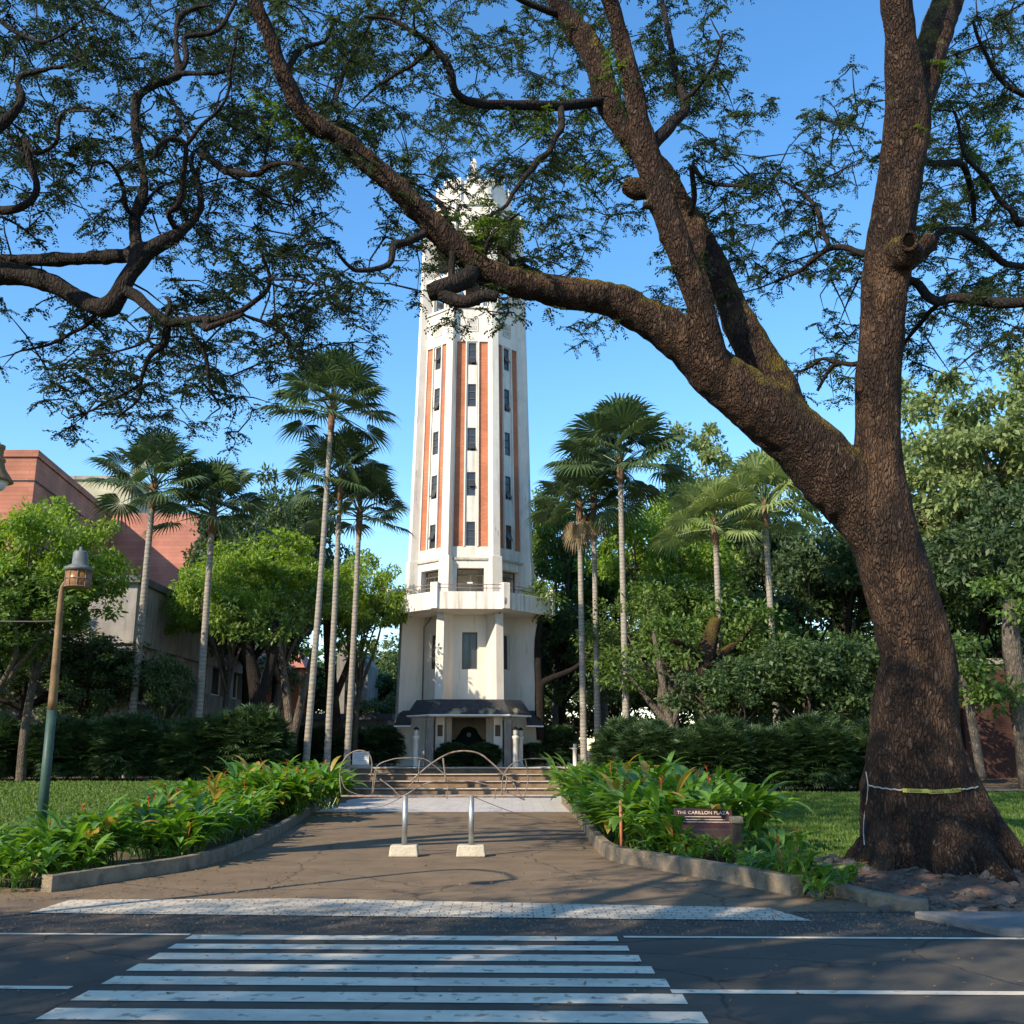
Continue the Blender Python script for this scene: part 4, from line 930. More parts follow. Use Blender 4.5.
mid_branches = [
    [(604, 100, 11, A_ + 1), (585, 103, 10, A_ + .8), (560, 107, 10, A_ + .4), (514, 104, 10, A_), (475, 103, 9, A_ - .4), (456, 92, 8, A_ - .7), (451, 68, 8, A_ - .9), (433, 45, 6, A_ - 1), (410, 30, 5, A_ - 1.2), (390, 20, 4, A_ - 1.2), (362, 16, 3, A_ - 1.3)],
    [(561, 108, 7, A_ + .4), (561, 125, 7, A_ + .1), (551, 145, 6, A_ - .2), (529, 172, 6, A_ - .6), (510, 199, 4, A_ - 1), (492, 214, 3, A_ - 1.2)],
    [(433, 46, 5, A_ - 1), (420, 60, 4, A_ - .9), (400, 72, 4, A_ - .7), (380, 82, 3, A_ - .5)],
    [(652, 146, 14, A_ - .8), (668, 128, 13, A_ - .6), (684, 108, 10, A_ - .4), (682, 92, 8, A_ - .3), (674, 70, 8, A_ - .1), (670, 40, 6, A_), (662, 5, 5, A_ + .2), (655, -50, 4, A_ + .4)],
    [(684, 100, 5, A_ - .4), (700, 82, 4, A_ - .6), (716, 62, 3, A_ - .9), (722, 36, 2.5, A_ - 1)],
    [(690, 215, 6, A_ + .6), (695, 195, 6, A_ + .4), (692, 168, 5, A_ + .2), (704, 182, 5, A_ + .2), (722, 185, 4, A_), (748, 186, 3, A_ - .3)],
    [(474, 268, 12, A_ - 1.1), (468, 278, 20, A_ - 1.3), (452, 284, 21, A_ - 1.4), (438, 291, 20, A_ - 1.5), (430, 294, 17, A_ - 1.5)],
    [(438, 294, 12, A_ - 1.5), (452, 300, 14, A_ - 1.6), (470, 302, 13, A_ - 1.7), (485, 297, 13, A_ - 1.7), (497, 298, 11, A_ - 1.7)],
    [(452, 282, 7, A_ - 1.4), (451, 262, 7, A_ - 1.3), (450, 250, 8, A_ - 1.25)],
    [(428, 232, 9, A_ - 1.3), (412, 240, 8, A_ - 1.5), (396, 247, 8, A_ - 1.7), (386, 264, 6, A_ - 1.9), (362, 272, 5, A_ - 2.1), (352, 268, 4, A_ - 2.2), (338, 252, 3, A_ - 2.4)],
    [(520, 284, 6, A_ - .9), (508, 256, 5, A_ - .6), (500, 250, 5, A_ - .5), (515, 262, 4, A_ - .4), (535, 272, 3, A_ - .2), (552, 278, 2, A_)],
    [(480, 262, 5, A_ - 1.1), (462, 240, 4, A_ - .9), (448, 218, 4, A_ - .6), (440, 200, 3, A_ - .3), (412, 182, 2, A_ - .1)],
    [(482, 258, 4, A_ - 1.1), (490, 240, 4, A_ - 1.2), (508, 224, 3, A_ - 1.4), (522, 214, 2, A_ - 1.6)],
    [(896, 282, 9, A_), (915, 284, 9, A_), (935, 300, 10, A_ - .2), (955, 300, 10, A_ - .3), (985, 300, 11, A_ - .5), (1024, 302, 11, A_ - .9), (1080, 290, 9, A_ - 1.4)],
    [(940, 303, 5, A_ - .2), (925, 318, 5, A_ + .2), (910, 335, 4, A_ + .6), (900, 352, 3, A_ + .9)],
    [(866, 255, 7, A_), (850, 248, 6, A_ + .3), (830, 248, 6, A_ + .6), (815, 258, 5, A_ + .9), (800, 270, 4, A_ + 1.1), (775, 282, 3, A_ + 1.4)],
    [(830, 248, 5, A_ + .6), (820, 225, 5, A_ + .8), (815, 207, 4, A_ + 1), (800, 190, 3, A_ + 1.2), (780, 180, 2.5, A_ + 1.4)],
    [(860, 363, 6, A_), (848, 364, 5, A_ + .2), (836, 362, 5, A_ + .4), (826, 374, 4, A_ + .6), (818, 392, 3, A_ + .7)],
    [(836, 362, 4, A_ + .4), (824, 358, 3, A_ + .5), (812, 366, 3, A_ + .7), (796, 372, 2, A_ + .9)],
    [(900, 246, 6, A_), (926, 240, 6, A_ + .2), (950, 230, 7, A_ + .6), (975, 238, 7, A_ + 1), (1000, 262, 7, A_ + 1.4), (1030, 268, 6, A_ + 1.8)],
    [(897, 168, 5, A_), (915, 165, 5, A_), (940, 162, 7, A_ + .5), (962, 165, 7, A_ + 1), (972, 190, 6, A_ + 1.4), (976, 220, 4, A_ + 1.7)],
    [(1060, 190, 8, A_ + 1.5), (1024, 222, 8, A_ + 1.2), (1010, 210, 6, A_ + 1), (985, 180, 5, A_ + .8), (965, 150, 4, A_ + .6), (955, 110, 3, A_ + .4)],
    [(560, 15, 8, A_ + 1.3), (530, 5, 6, A_ + 1), (505, -8, 5, A_ + .8), (470, -20, 4, A_ + .5)],
    [(353, 146, 6, A_ - 1.7), (340, 120, 5, A_ - 1.4), (338, 90, 4, A_ - 1.1), (350, 60, 3, A_ - .8)],
    [(283, 76, 6, A_ - 2.1), (300, 52, 5, A_ - 1.9), (322, 40, 4, A_ - 1.6), (340, 20, 3, A_ - 1.3)],
    [(1024, 95, 6, A_ + 1.4), (1000, 80, 5, A_ + 1.2), (985, 50, 4, A_ + 1), (975, 20, 3, A_ + .8)],
]
def branches(lst, parent, m, jitter=0):
    nodes = []; inv = Matrix.Translation(parent.location).inverted()
    for b in lst:
        q, r = limb(b, 5)
        q = [p + Vector((noise.noise(p * 2.3), noise.noise(p * 2.3 + Vector((9, 0, 0))), noise.noise(p * 2.3 + Vector((0, 9, 0))))) * .05 * min(1, i / 4) for i, p in enumerate(q)]
        mb = MB(); mb.tube(q, r, 9); o = mb.build('branch', m, parent, True); o.matrix_parent_inverse = inv
        for p, rr in zip(q, r): nodes.append((p, rr))
    return o, nodes
br_, nodes = branches(mid_branches, rt, M['bark_dark'])
for q, r in big[1:]: nodes += [(p, x) for p, x in zip(q, r) if p.z > 5]
nodes += [(p, x) for p, x in zip(*big[0]) if p.z > 8]

def rain_foliage(parent, nodes, ells, m_leaf, m_twig, seed, name='crown', yspread=.9, maxd=2.2, density=1/150., scale=.76, deepen=.5):
    """feathery leaf sprays spread through the crown, every spray carried by a twig grown from the nearest limb"""
    g = np.random.default_rng(seed); cand = []
    for (cx, cy, rx, ry, wt) in ells:
        n = int(math.pi * rx * ry * density * wt)
        a = g.random(n) * 2 * math.pi; k = np.sqrt(g.random(n)); 
        for i in range(n): cand.append((cx + rx * k[i] * math.cos(a[i]), cy + ry * k[i] * math.sin(a[i])))
    NP = np.array([to_px(p) for p, _ in nodes]); NQ = [p for p, _ in nodes]
    d = [(np.min(np.hypot(NP[:, 0] - c[0], NP[:, 1] - c[1])), c) for c in cand]; d.sort(key=lambda x: x[0])
    N3 = np.array([tuple(p) for p in NQ]); tw = MB(); cen = []
    allp = list(N3); arr = np.zeros((len(N3) + len(d), 3)); arr[:len(N3)] = N3; cnt = len(N3); pxs = np.zeros((len(arr), 2)); pxs[:cnt] = NP
    for dd, c in d:
        # clumping: skip where the noise field is thin, so gaps of sky stay open
        if noise.noise(Vector((c[0] / 34., c[1] / 34., seed * 3.1))) * .5 + noise.noise(Vector((c[0] / 13., c[1] / 13., seed))) * .4 < -.12 - .1 * g.random(): continue
        j = int(np.argmin((pxs[:cnt, 0] - c[0]) ** 2 + (pxs[:cnt, 1] - c[1]) ** 2))
        Y = arr[j][1] + g.normal() * yspread * (.35 + min(1, dd / 60.)) + deepen
        p = P(c[0], c[1], max(6.0, Y)); pv = np.array(p)
        dist = np.linalg.norm(arr[:cnt] - pv, axis=1) + .15 * np.maximum(0, arr[:cnt, 2] - pv[2])
        k = int(np.argmin(dist)); s = Vector(arr[k])
        if dist[k] > maxd: continue
        mid = s.lerp(p, .5) + Vector((g.normal() * .06, g.normal() * .06, .06 * dist[k]))
        r0 = .008 + .009 * min(1.2, dist[k])
        tw.tube([s, mid, p], [r0, r0 * .8, .004], 4, False)
        arr[cnt] = pv; pxs[cnt] = c; cnt += 1; cen.append(pv)
    cen = np.array(cen); n = len(cen)
    # each spray: rachises radiating from the twig tip, each with rows of leaflets
    NR, NLf = 6, 9
    a = g.random((n, NR)) * 2 * math.pi; el = g.normal(size=(n, NR)) * .35 - .12
    dr = np.stack([np.cos(a) * np.cos(el), np.sin(a) * np.cos(el), np.sin(el)], -1)
    L_ = (.20 + .16 * g.random((n, NR))) * scale
    fm = MB()
    t = (np.arange(NLf) + .6) / NLf
    for side in (-1, 1):
        base = cen[:, None, None, :] + dr[:, :, None, :] * (L_[:, :, None, None] * t[None, None, :, None])
        base = base + np.array([0, 0, -.10]) * (t ** 2)[None, None, :, None] * scale
        sd = np.cross(dr, np.array([0, 0, 1.])); sd = unit(sd)
        dl = unit(sd[:, :, None, :] * side + dr[:, :, None, :] * .6 + g.normal(size=base.shape) * .28 + np.array([0, 0, -.25]))
        nr = unit(np.array([0, 0, 1.]) + g.normal(size=base.shape) * .35)
        B = base.reshape(-1, 3); ln = (.050 + .034 * g.random(len(B))) * scale
        kites(fm, B, dl.reshape(-1, 3), nr.reshape(-1, 3), ln, ln * .50)
    inv = Matrix.Translation(parent.location).inverted()
    o = fm.build(name, m_leaf, parent); o.matrix_parent_inverse = inv
    o2 = tw.build('twigs', m_twig, parent, True); o2.matrix_parent_inverse = inv; o2['kind'] = 'stuff'
    print('foliage', name, n, 'sprays')
    return o
E_big = [(320, 35, 85, 45, 1), (410, 40, 70, 50, 1), (300, 125, 50, 45, 1), (400, 130, 90, 55, 1.1), (480, 35, 40, 40, .5), (450, 205, 75, 65, 1.2), (480, 140, 60, 50, 1.0), (545, 40, 60, 45, .9), (600, 70, 75, 60, 1), (545, 150, 50, 60, 1.1),
         (590, 190, 65, 60, 1.1), (560, 250, 45, 45, .9), (590, 318, 30, 35, .8), (655, 298, 28, 20, .8), (690, 50, 55, 60, 1), (715, 110, 60, 45, .9), (725, 180, 55, 50, .9), (705, 260, 55, 55, 1), (745, 270, 45, 45, .9), (720, 320, 50, 40, .7),
         (790, 195, 60, 50, 1), (800, 250, 70, 45, .9), (830, 150, 50, 45, 1), (850, 95, 30, 40, .6), (840, 290, 35, 45, .8), (800, 385, 55, 28, .8), (840, 345, 35, 35, .7), (950, 110, 55, 60, 1.5), (1000, 60, 45, 60, 1.4), (985, 180, 60, 60, 1.6),
         (960, 250, 60, 55, 1.5), (960, 330, 70, 55, 1.5), (1000, 300, 40, 60, 1.4), (540, 20, 60, 40, .9), (500, 70, 40, 40, .6), (360, 90, 60, 50, .8), (925, 200, 30, 60, .8), (500, 265, 40, 40, 1.1), (420, 285, 40, 22, .5), (372, 300, 30, 30, .8), (470, 320, 50, 14, .6), (535, 318, 30, 18, .5),
         (650, -60, 180, 60, .7), (450, -70, 200, 55, .7), (870, -90, 130, 60, .7), (1050, -30, 80, 90, .8), (1080, 200, 60, 120, .7), (300, -90, 120, 60, .6)]
rain_foliage(rt, nodes, E_big, M['leaf_rain'], M['bark_dark'], 11)

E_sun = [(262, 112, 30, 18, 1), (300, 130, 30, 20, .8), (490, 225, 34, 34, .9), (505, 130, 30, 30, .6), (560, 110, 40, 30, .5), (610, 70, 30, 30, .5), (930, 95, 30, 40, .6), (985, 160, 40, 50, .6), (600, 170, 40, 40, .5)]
rain_foliage(rt, nodes, E_sun, M['leaf_sunlit'], M['bark_dark'], 51, name='sunlit_sprigs', density=1/200., yspread=.5, deepen=.1)  # sprigs added in a lighter leaf colour to stand for sunlit foliage
# left tree: trunk outside the frame, limbs reaching in
lt_ = empty('rain_tree', (-9.4, 12.2, .0), 'rain tree whose dark crooked limbs reach in from the left picture edge', 'tree')
B_ = 12.5
lbig = [limb([(-230, 905, 90, B_), (-228, 700, 66, B_), (-205, 520, 56, B_), (-150, 380, 42, B_), (-80, 300, 32, B_), (0, 275, 25, B_), (50, 283, 22, B_ - .1), (85, 302, 23, B_ - .2), (107, 308, 24, B_ - .3), (118, 296, 22, B_ - .3), (132, 272, 18, B_ - .3), (150, 247, 18, B_ - .3)]),
        limb([(-190, 500, 50, B_), (-140, 350, 34, B_ + .6), (-70, 275, 22, B_ + .5), (0, 262, 15, B_ + .2), (78, 259, 14, B_), (133, 254, 15, B_ - .3), (164, 243, 16, B_ - .3), (191, 222, 12, B_ - .2), (201, 203, 10, B_ - .1), (195, 176, 9, B_), (191, 158, 8, B_ + .1), (205, 142, 6, B_ + .2)]),
        limb([(137, 250, 14, B_ - .3), (135, 219, 12, B_ - .2), (144, 187, 11, B_), (140, 156, 10, B_ + .2), (135, 129, 10, B_ + .4), (138, 98, 10, B_ + .5), (156, 84, 10, B_ + .6), (178, 74, 9, B_ + .8), (176, 47, 7, B_ + 1), (182, 14, 6, B_ + 1.2), (219, 4, 4, B_ + 1.3), (252, 6, 3, B_ + 1.4)]),
        limb([(-210, 560, 40, B_), (-190, 300, 28, B_ - 1), (-120, 180, 20, B_ - 1.5), (-40, 150, 14, B_ - 1.6), (0, 126, 11, B_ - 1.6), (21, 101, 9, B_ - 1.6), (18, 78, 9, B_ - 1.6), (43, 70, 8, B_ - 1.6), (78, 61, 8, B_ - 1.7), (76, 39, 6, B_ - 1.8), (64, 12, 5, B_ - 1.9), (60, -30, 4, B_ - 2)])]
ltrunk = skin_limbs('trunk', lbig, M['bark_dark'], lt_, .045, .03)
lmid = [
    [(178, 74, 6, B_ + .8), (187, 58, 6, B_ + .9), (187, 37, 5, B_ + 1), (214, 33, 5, B_ + 1), (230, 12, 4, B_ + 1.1), (240, -20, 3, B_ + 1.2)],
    [(178, 74, 6, B_ + .8), (205, 73, 4, B_ + .6), (232, 70, 3, B_ + .4)],
    [(175, 228, 6, B_ - .3), (168, 212, 6, B_ - .5), (180, 202, 6, B_ - .6), (184, 180, 6, B_ - .7), (186, 145, 5, B_ - .9), (172, 138, 5, B_ - 1), (158, 146, 5, B_ - 1.1), (152, 158, 4, B_ - 1.1)],
    [(186, 145, 5, B_ - .9), (200, 130, 4, B_ - 1), (222, 105, 3, B_ - 1.2), (232, 70, 3, B_ - 1.4), (236, 30, 2.5, B_ - 1.6)],
    [(190, 140, 4, B_ - .9), (180, 118, 3, B_ - .8), (166, 90, 3, B_ - .7)],
    [(199, 152, 7, B_ + .1), (226, 171, 7, B_ - .2), (256, 172, 6, B_ - .6), (270, 165, 5, B_ - .8), (290, 164, 4, B_ - 1), (306, 167, 3, B_ - 1.2)],
    [(226, 172, 3, B_ - .2), (250, 188, 2.5, B_), (275, 200, 2, B_ + .2), (295, 206, 2, B_ + .4)],
    [(262, 170, 3, B_ - .7), (266, 150, 3, B_ - .8), (272, 134, 2, B_ - .9)],
    [(120, 290, 13, B_ - .3), (136, 296, 12, B_ - .4), (150, 310, 10, B_ - .6), (168, 320, 10, B_ - .7), (188, 319, 7, B_ - .9), (211, 318, 7, B_ - 1), (236, 309, 6, B_ - 1.2), (262, 294, 5, B_ - 1.4), (270, 277, 4, B_ - 1.5), (262, 250, 3, B_ - 1.7)],
    [(208, 319, 9, B_ - 1), (206, 327, 7, B_ - 1.1), (222, 322, 6, B_ - 1.2), (240, 312, 4, B_ - 1.3)],
    [(168, 320, 9, B_ - .7), (166, 342, 8, B_ - .6), (155, 350, 6, B_ - .5), (148, 360, 5, B_ - .5), (141, 384, 4, B_ - .4), (137, 400, 3, B_ - .4), (118, 415, 2, B_ - .3)],
    [(185, 323, 5, B_ - .8), (200, 346, 4, B_ - .7), (208, 365, 4, B_ - .6), (213, 392, 3, B_ - .5), (222, 408, 2, B_ - .5)],
    [(165, 318, 5, B_ - .6), (171, 302, 5, B_ - .4), (166, 298, 3, B_ - .3)],
    [(150, 322, 4, B_ - .6), (146, 340, 3, B_ - .8), (118, 352, 2, B_ - 1), (90, 355, 2, B_ - 1.1)],
    [(270, 279, 3, B_ - 1.5), (295, 281, 2.5, B_ - 1.6), (325, 284, 2, B_ - 1.8)],
    [(236, 311, 3, B_ - 1.2), (262, 322, 2.5, B_ - 1), (290, 340, 2, B_ - .8)],
    [(-60, 215, 9, B_ - .6), (-20, 203, 9, B_ - .8), (3, 211, 9, B_ - .9), (22, 210, 8, B_ - 1), (37, 188, 7, B_ - 1.1), (28, 158, 6, B_ - 1.2), (24, 140, 5, B_ - 1.2), (36, 154, 4, B_ - 1.3), (54, 144, 4, B_ - 1.4), (58, 120, 4, B_ - 1.5), (72, 112, 3, B_ - 1.6), (100, 110, 2, B_ - 1.8)],
    [(26, 156, 4, B_ - 1.2), (12, 140, 3, B_ - 1), (8, 120, 2, B_ - .9)],
    [(135, 214, 5, B_ - .2), (126, 208, 5, B_ - .4), (120, 180, 4, B_ - .6), (110, 160, 3, B_ - .8), (95, 165, 2, B_ - 1)],
    [(143, 208, 4, B_ - .1), (155, 190, 3, B_ + .1), (172, 184, 2, B_ + .3)],
    [(0, 216, 3, B_ - .9), (30, 232, 2, B_ - .7), (48, 250, 2, B_ - .5)],
    [(0, 20, 5, B_ - 1), (20, 35, 4, B_ - 1), (50, 42, 3, B_ - 1.2), (80, 20, 2, B_ - 1.4)],
    [(100, 308, 5, B_), (80, 330, 4, B_ + .3), (50, 345, 3, B_ + .6), (20, 350, 2, B_ + .8)],
    [(141, 384, 3, B_ - .4), (110, 400, 2.5, B_ - .1), (70, 420, 2, B_ + .2)],
]
br2, nodes2 = branches(lmid, lt_, M['bark_dark'])
for q, r in lbig: nodes2 += [(p, x) for p, x in zip(q, r) if p.x > -8 and p.z > 5]
E_left = [(50, 40, 80, 50, 1.3), (150, 30, 80, 50, 1.2), (230, 30, 60, 50, 1.2), (60, 120, 70, 50, 1.1), (110, 85, 40, 30, .9), (200, 110, 80, 60, 1.2), (240, 160, 60, 50, 1), (90, 190, 55, 45, .9), (30, 180, 40, 50, 1), (160, 180, 50, 50, 1), (230, 225, 70, 45, 1.1), (300, 215, 60, 50, 1.1),
          (320, 160, 40, 40, .9), (290, 280, 80, 50, 1.1), (200, 270, 50, 40, .7), (230, 330, 90, 40, 1.1), (330, 330, 50, 35, .9), (140, 345, 80, 40, .9), (50, 345, 60, 40, .9), (100, 390, 70, 30, 1), (180, 395, 70, 35, 1), (60, 432, 35, 10, 1), (130, 425, 60, 18, .9), (250, 390, 40, 20, .8), (265, 355, 60, 25, .9),
          (30, 235, 40, 20, .4), (60, 300, 60, 25, .35), (200, 440, 50, 14, .6), (100, -60, 200, 60, 1.0), (-90, 120, 80, 160, .8), (-90, 330, 80, 80, .7), (280, 60, 40, 40, 1)]
M['leaf_rain_deep'] = leafmat('shaded_rain_tree_leaf', (.012, .026, .018), (.052, .082, .034), .24, .42, .45)  # darker copy of the rain tree leaf, shade put into its colour
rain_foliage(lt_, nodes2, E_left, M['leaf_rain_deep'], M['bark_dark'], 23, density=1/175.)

# loose roots of shade: the rain trees lining the road behind the viewer
def canopy_tree(x, y, label, seed, rad=7.5, H=11.5, nc=330):
    t = make_tree('rain_tree', H, rad, 4.2, .5, M['leaf_rain'], M['bark_dark'], label, 'tree', 'rain trees lining the road', nclump=nc, nper=70, ll=.20, lw=.10, seed=seed, lobes=8)
    t.location = (x, y, 0); return t
canopy_tree(-12.5, -5.2, 'spreading rain tree lining the near side of the road', 5, 7.2, 11.5, 230)
canopy_tree(-25, -5.0, 'spreading rain tree lining the near side of the road', 6, 7, 12, 190)
canopy_tree(-7.2, 1.2, 'spreading rain tree lining the near side of the road', 8, 5.0, 12.8, 75)

# caution tape round the trunk
tp_ = MB(); tw_ = MB(); tt = empty('caution_tape', (TX, TY, .0), 'yellow caution tape tied round the big tree trunk with pale twisted ends', 'tape')
from mathutils.bvhtree import BVHTree
bpy.context.view_layer.update()
bv = BVHTree.FromPolygons([v.co.copy() for v in trunk.data.vertices], [tuple(p.vertices) for p in trunk.data.polygons])
def hit(px, py, off=.012):
    o = Vector((0, 0, CAMZ)); d = (P(px, py, 10) - o).normalized(); h = bv.ray_cast(o, d)
    return (h[0] - d * off, h[1]) if h[0] else None
kh = hit(909, 241, .0)
if kh:
    o_ = Vector((0, 0, CAMZ)); d_ = (kh[0] - o_).normalized(); nn_ = (kh[1] * .4 - d_ * .6).normalized(); rot = nn_.to_track_quat('Z', 'Y').to_euler()
    mb = MB(); mb.lathe([(.02, -.05), (.09, -.03), (.135, .0), (.13, .025), (.10, .035), (.085, .02), (.075, -.01), (.02, -.02)], (0, 0, 0), 18)
    k1 = mb.build('cut_branch_rim', M['bark'], rt, True); k1.location = kh[0] - Vector((TX, TY, 0)); k1.rotation_euler = rot; k1.scale = (.9, 1.15, 1)
    mb = MB(); mb.lathe([(.001, .012), (.074, .010), (.07, .0), (.001, .0)], (0, 0, 0), 16); k2 = mb.build('hollow', M['pit'], rt); k2.location = k1.location; k2.rotation_euler = rot; k2.scale = k1.scale  # flat black disc painted for the shade inside the hollow, no real recess
def strip(pts, wd, m, name, par):
    mb = MB(); v = []
    for i, p in enumerate(pts):
        v += [(p.x - TX, p.y - TY, p.z - wd / 2), (p.x - TX, p.y - TY, p.z + wd / 2)]
    mb.add(v, [(2 * i, 2 * i + 2, 2 * i + 3, 2 * i + 1) for i in range(len(pts) - 1)]); o = mb.build(name, m, par)
    s = o.modifiers.new('t', 'SOLIDIFY'); s.thickness = .003; return o
tape = [hit(x, 785 + 6 * math.sin((x - 868) / 112 * math.pi) ** .7 + (1 if x > 930 else 0), .02) for x in np.linspace(869, 978, 40)]
tape = [t[0] for t in tape if t]
strip(tape[12:34], .048, M['yellow'], 'yellow_tape', tt)
for seg in (tape[:13], tape[33:]):
    if len(seg) > 2:
        mb = MB(); mb.tube([(p.x - TX, p.y - TY, p.z + .006 * math.sin(i * 2.2)) for i, p in enumerate(seg)], .010, 6); mb.build('twisted_end', M['tapewhite'], tt)
tail = [hit(x, y, .02) for x, y in [(866, 772), (868, 785), (867, 800), (864.5, 815), (863.5, 830), (864.5, 845)]]
tail = [t[0] for t in tail if t]
if len(tail) > 2:
    mb = MB(); q, _ = smooth_path([(p.x - TX, p.y - TY, p.z) for p in tail], [0] * len(tail), 3); mb.tube(q, .008, 6); mb.build('twisted_end', M['tapewhite'], tt)
for i in (14, 22, 29):
    if i + 4 < len(tape):
        c = tape[i + 2]; a = tape[i]; b = tape[i + 4]; ang = math.atan2(b.y - a.y, b.x - a.x)
        text('tape_word', 'CAUTION', .048, M['black'], tt, (c.x - TX, c.y - TY - .022, c.z), (R(90), 0, ang), .001, sx=.8)

# ------------------------------------------------------------------ rubble and stones by the kerb
def rock_mesh(seed):
    g = np.random.default_rng(seed); p = rdir(26); p = p * (np.array([1, .8, .5]) * (.8 + .3 * g.random((26, 1))))
    import bmesh
    bm = bmesh.new()
    for q in p: bm.verts.new(q)
    bmesh.ops.convex_hull(bm, input=bm.verts[:]); me = bpy.data.meshes.new('rock'); 
    for v in [v for v in bm.verts if not v.link_faces]: bm.verts.remove(v)
    bm.to_mesh(me); bm.free(); me.materials.append(M['rock']); return me
rm = [rock_mesh(i) for i in range(6)]
g = np.random.default_rng(3)
def rock(x, y, s, lb='grey broken stone in the rubble at the foot of the big tree'):
    o = bpy.data.objects.new('rock', rm[g.integers(6)]); ROOT.objects.link(o)
    z = mound(x, y) if 2.9 < x < 8.4 and y > 11.45 else 0
    o.location = (x, y, max(z, 0) + s * .18); o.scale = (s, s * g.uniform(.7, 1.1), s * g.uniform(.7, 1.2)); o.rotation_euler = (g.normal() * .25, g.normal() * .25, g.random() * 6.3)
    tag(o, lb, 'rock', 'broken stones by the big tree')
for i in range(210):
    px = g.uniform(815, 1020); py = g.uniform(868, 912) if px > 870 else g.uniform(862, 902)
    if px > 900: py = g.uniform(886, 914)
    p = G(px, py); rock(p.x, p.y, g.uniform(.02, .07) if g.random() < .82 else g.uniform(.07, .15))
lf = MB(); n = 2600
px = g.uniform(-30, 1060, n); py = 880 + g.random(n) ** 1.6 * 130
pp = np.array([tuple(G(a, b)) for a, b in zip(px, py)])
q = np.array([tuple(G(a, b)) for a, b in zip(g.uniform(800, 1060, 1300), g.uniform(850, 915, 1300))]); pp = np.concatenate([pp, q])
q = np.array([tuple(G(a, b)) for a, b in zip(g.uniform(-20, 300, 700), g.uniform(868, 905, 700))]); pp = np.concatenate([pp, q])
q = np.array([tuple(G(a, b)) for a, b in zip(g.uniform(330, 640, 300), g.uniform(815, 890, 300))]); pp = np.concatenate([pp, q])
keepm = g.random(len(pp)) < np.where(pp[:, 1] < 9.7, .16, .8)
pp = pp[keepm]
pp[:, 2] = [max(.016, mound(x, y) + .02 if (2.9 < x < 8.4 and 11.45 < y < 15.8) else .016) for x, y, _ in pp]
nn = rdir(len(pp)) * .35 + np.array([0, 0, 1]); dd = rdir(len(pp)); dd[:, 2] *= .25
kites(lf, pp, dd, unit(nn), .02 + .035 * g.random(len(pp)), .012 + .02 * g.random(len(pp)))
tag(lf.build('leaf_litter', M['litter']), 'scattered dry fallen leaves on the road edge and earth', 'leaf litter', kind='stuff')
gv = MB(); n = 9000
xx = g.uniform(-14, 14, n); yy_ = 9.72 + g.random(n) ** .8 * 1.3
pts = np.array([tuple(rd(a, b)) for a, b in zip(xx, yy_)]); pts[:, 2] = .006
rr = .006 + .012 * g.random(n) ** 2
tet = np.array([(1, 0, 0), (-.5, .87, 0), (-.5, -.87, 0), (0, 0, 1.1)])
V = (pts[:, None, :] + tet[None] * rr[:, None, None]).reshape(-1, 3); idx = np.arange(n)[:, None] * 4
F_ = np.concatenate([idx + np.array([[0, 1, 3]]), idx + np.array([[1, 2, 3]]), idx + np.array([[2, 0, 3]])]); gv.add(V, F_)
tag(gv.build('gravel', M['rock']), 'fine loose gravel along the road edge', 'gravel', kind='stuff')

# grass blades on the lawns
gb = MB()
def blades(n, x0, x1, y0, y1, mask, h0=.025, h1=.065):
    x = g.uniform(x0, x1, n); y = y0 + (y1 - y0) * g.random(n) ** 1.5
    k = np.array([mask(a, b) for a, b in zip(x, y)]); x = x[k]; y = y[k]
    z = np.array([hgt(a, b) for a, b in zip(x, y)]) + .01
    B = np.stack([x, y, z], 1); d = rdir(len(B)) * .45 + np.array([0, 0, 1]); h = h0 + (h1 - h0) * g.random(len(B))
    sd = rdir(len(B)); sd[:, 2] = 0; sd = unit(sd) * (.006 + .006 * g.random((len(B), 1))) * (1 + y[:, None] / 14)
    v = np.stack([B - sd, B + sd, B + d * h[:, None]], 1).reshape(-1, 3); gb.add(v, np.arange(3 * len(B)).reshape(-1, 3))
blades(90000, -20, -6, 13.6, 30, lawn_mask_l); blades(120000, 3.2, 20, 13.6, 28, lawn_mask_r)
tag(gb.build('grass', M['grassblade']), 'short green lawn grass on both sides of the driveway', 'grass', kind='stuff')

# ------------------------------------------------------------------ heliconia beds
def blade_leaf(mb, base, az, el, ln, wd, curl=.9, seg=5):
    """a broad lance-shaped leaf with a folded midrib, arching over"""
    v = []; p = Vector(base); e = el
    for i in range(seg + 1):
        t = i / seg; wv = wd * (math.sin(math.pi * min(1, t * .92 + .04)) ** .75) * .5
        if i == seg: wv = .002
        dv = Vector((math.cos(az) * math.cos(e), math.sin(az) * math.cos(e), math.sin(e)))
        sd = Vector((-math.sin(az), math.cos(az), 0)); up = sd.cross(dv) * -1
        v += [tuple(p + sd * wv + Vector((0, 0, wv * .35))), tuple(p), tuple(p - sd * wv + Vector((0, 0, wv * .35)))]
        p = p + dv * ln / seg; e -= curl / seg
    f = []
    for i in range(seg): f += [(3 * i, 3 * i + 1, 3 * i + 4, 3 * i + 3), (3 * i + 1, 3 * i + 2, 3 * i + 5, 3 * i + 4)]
    mb.add(v, f)
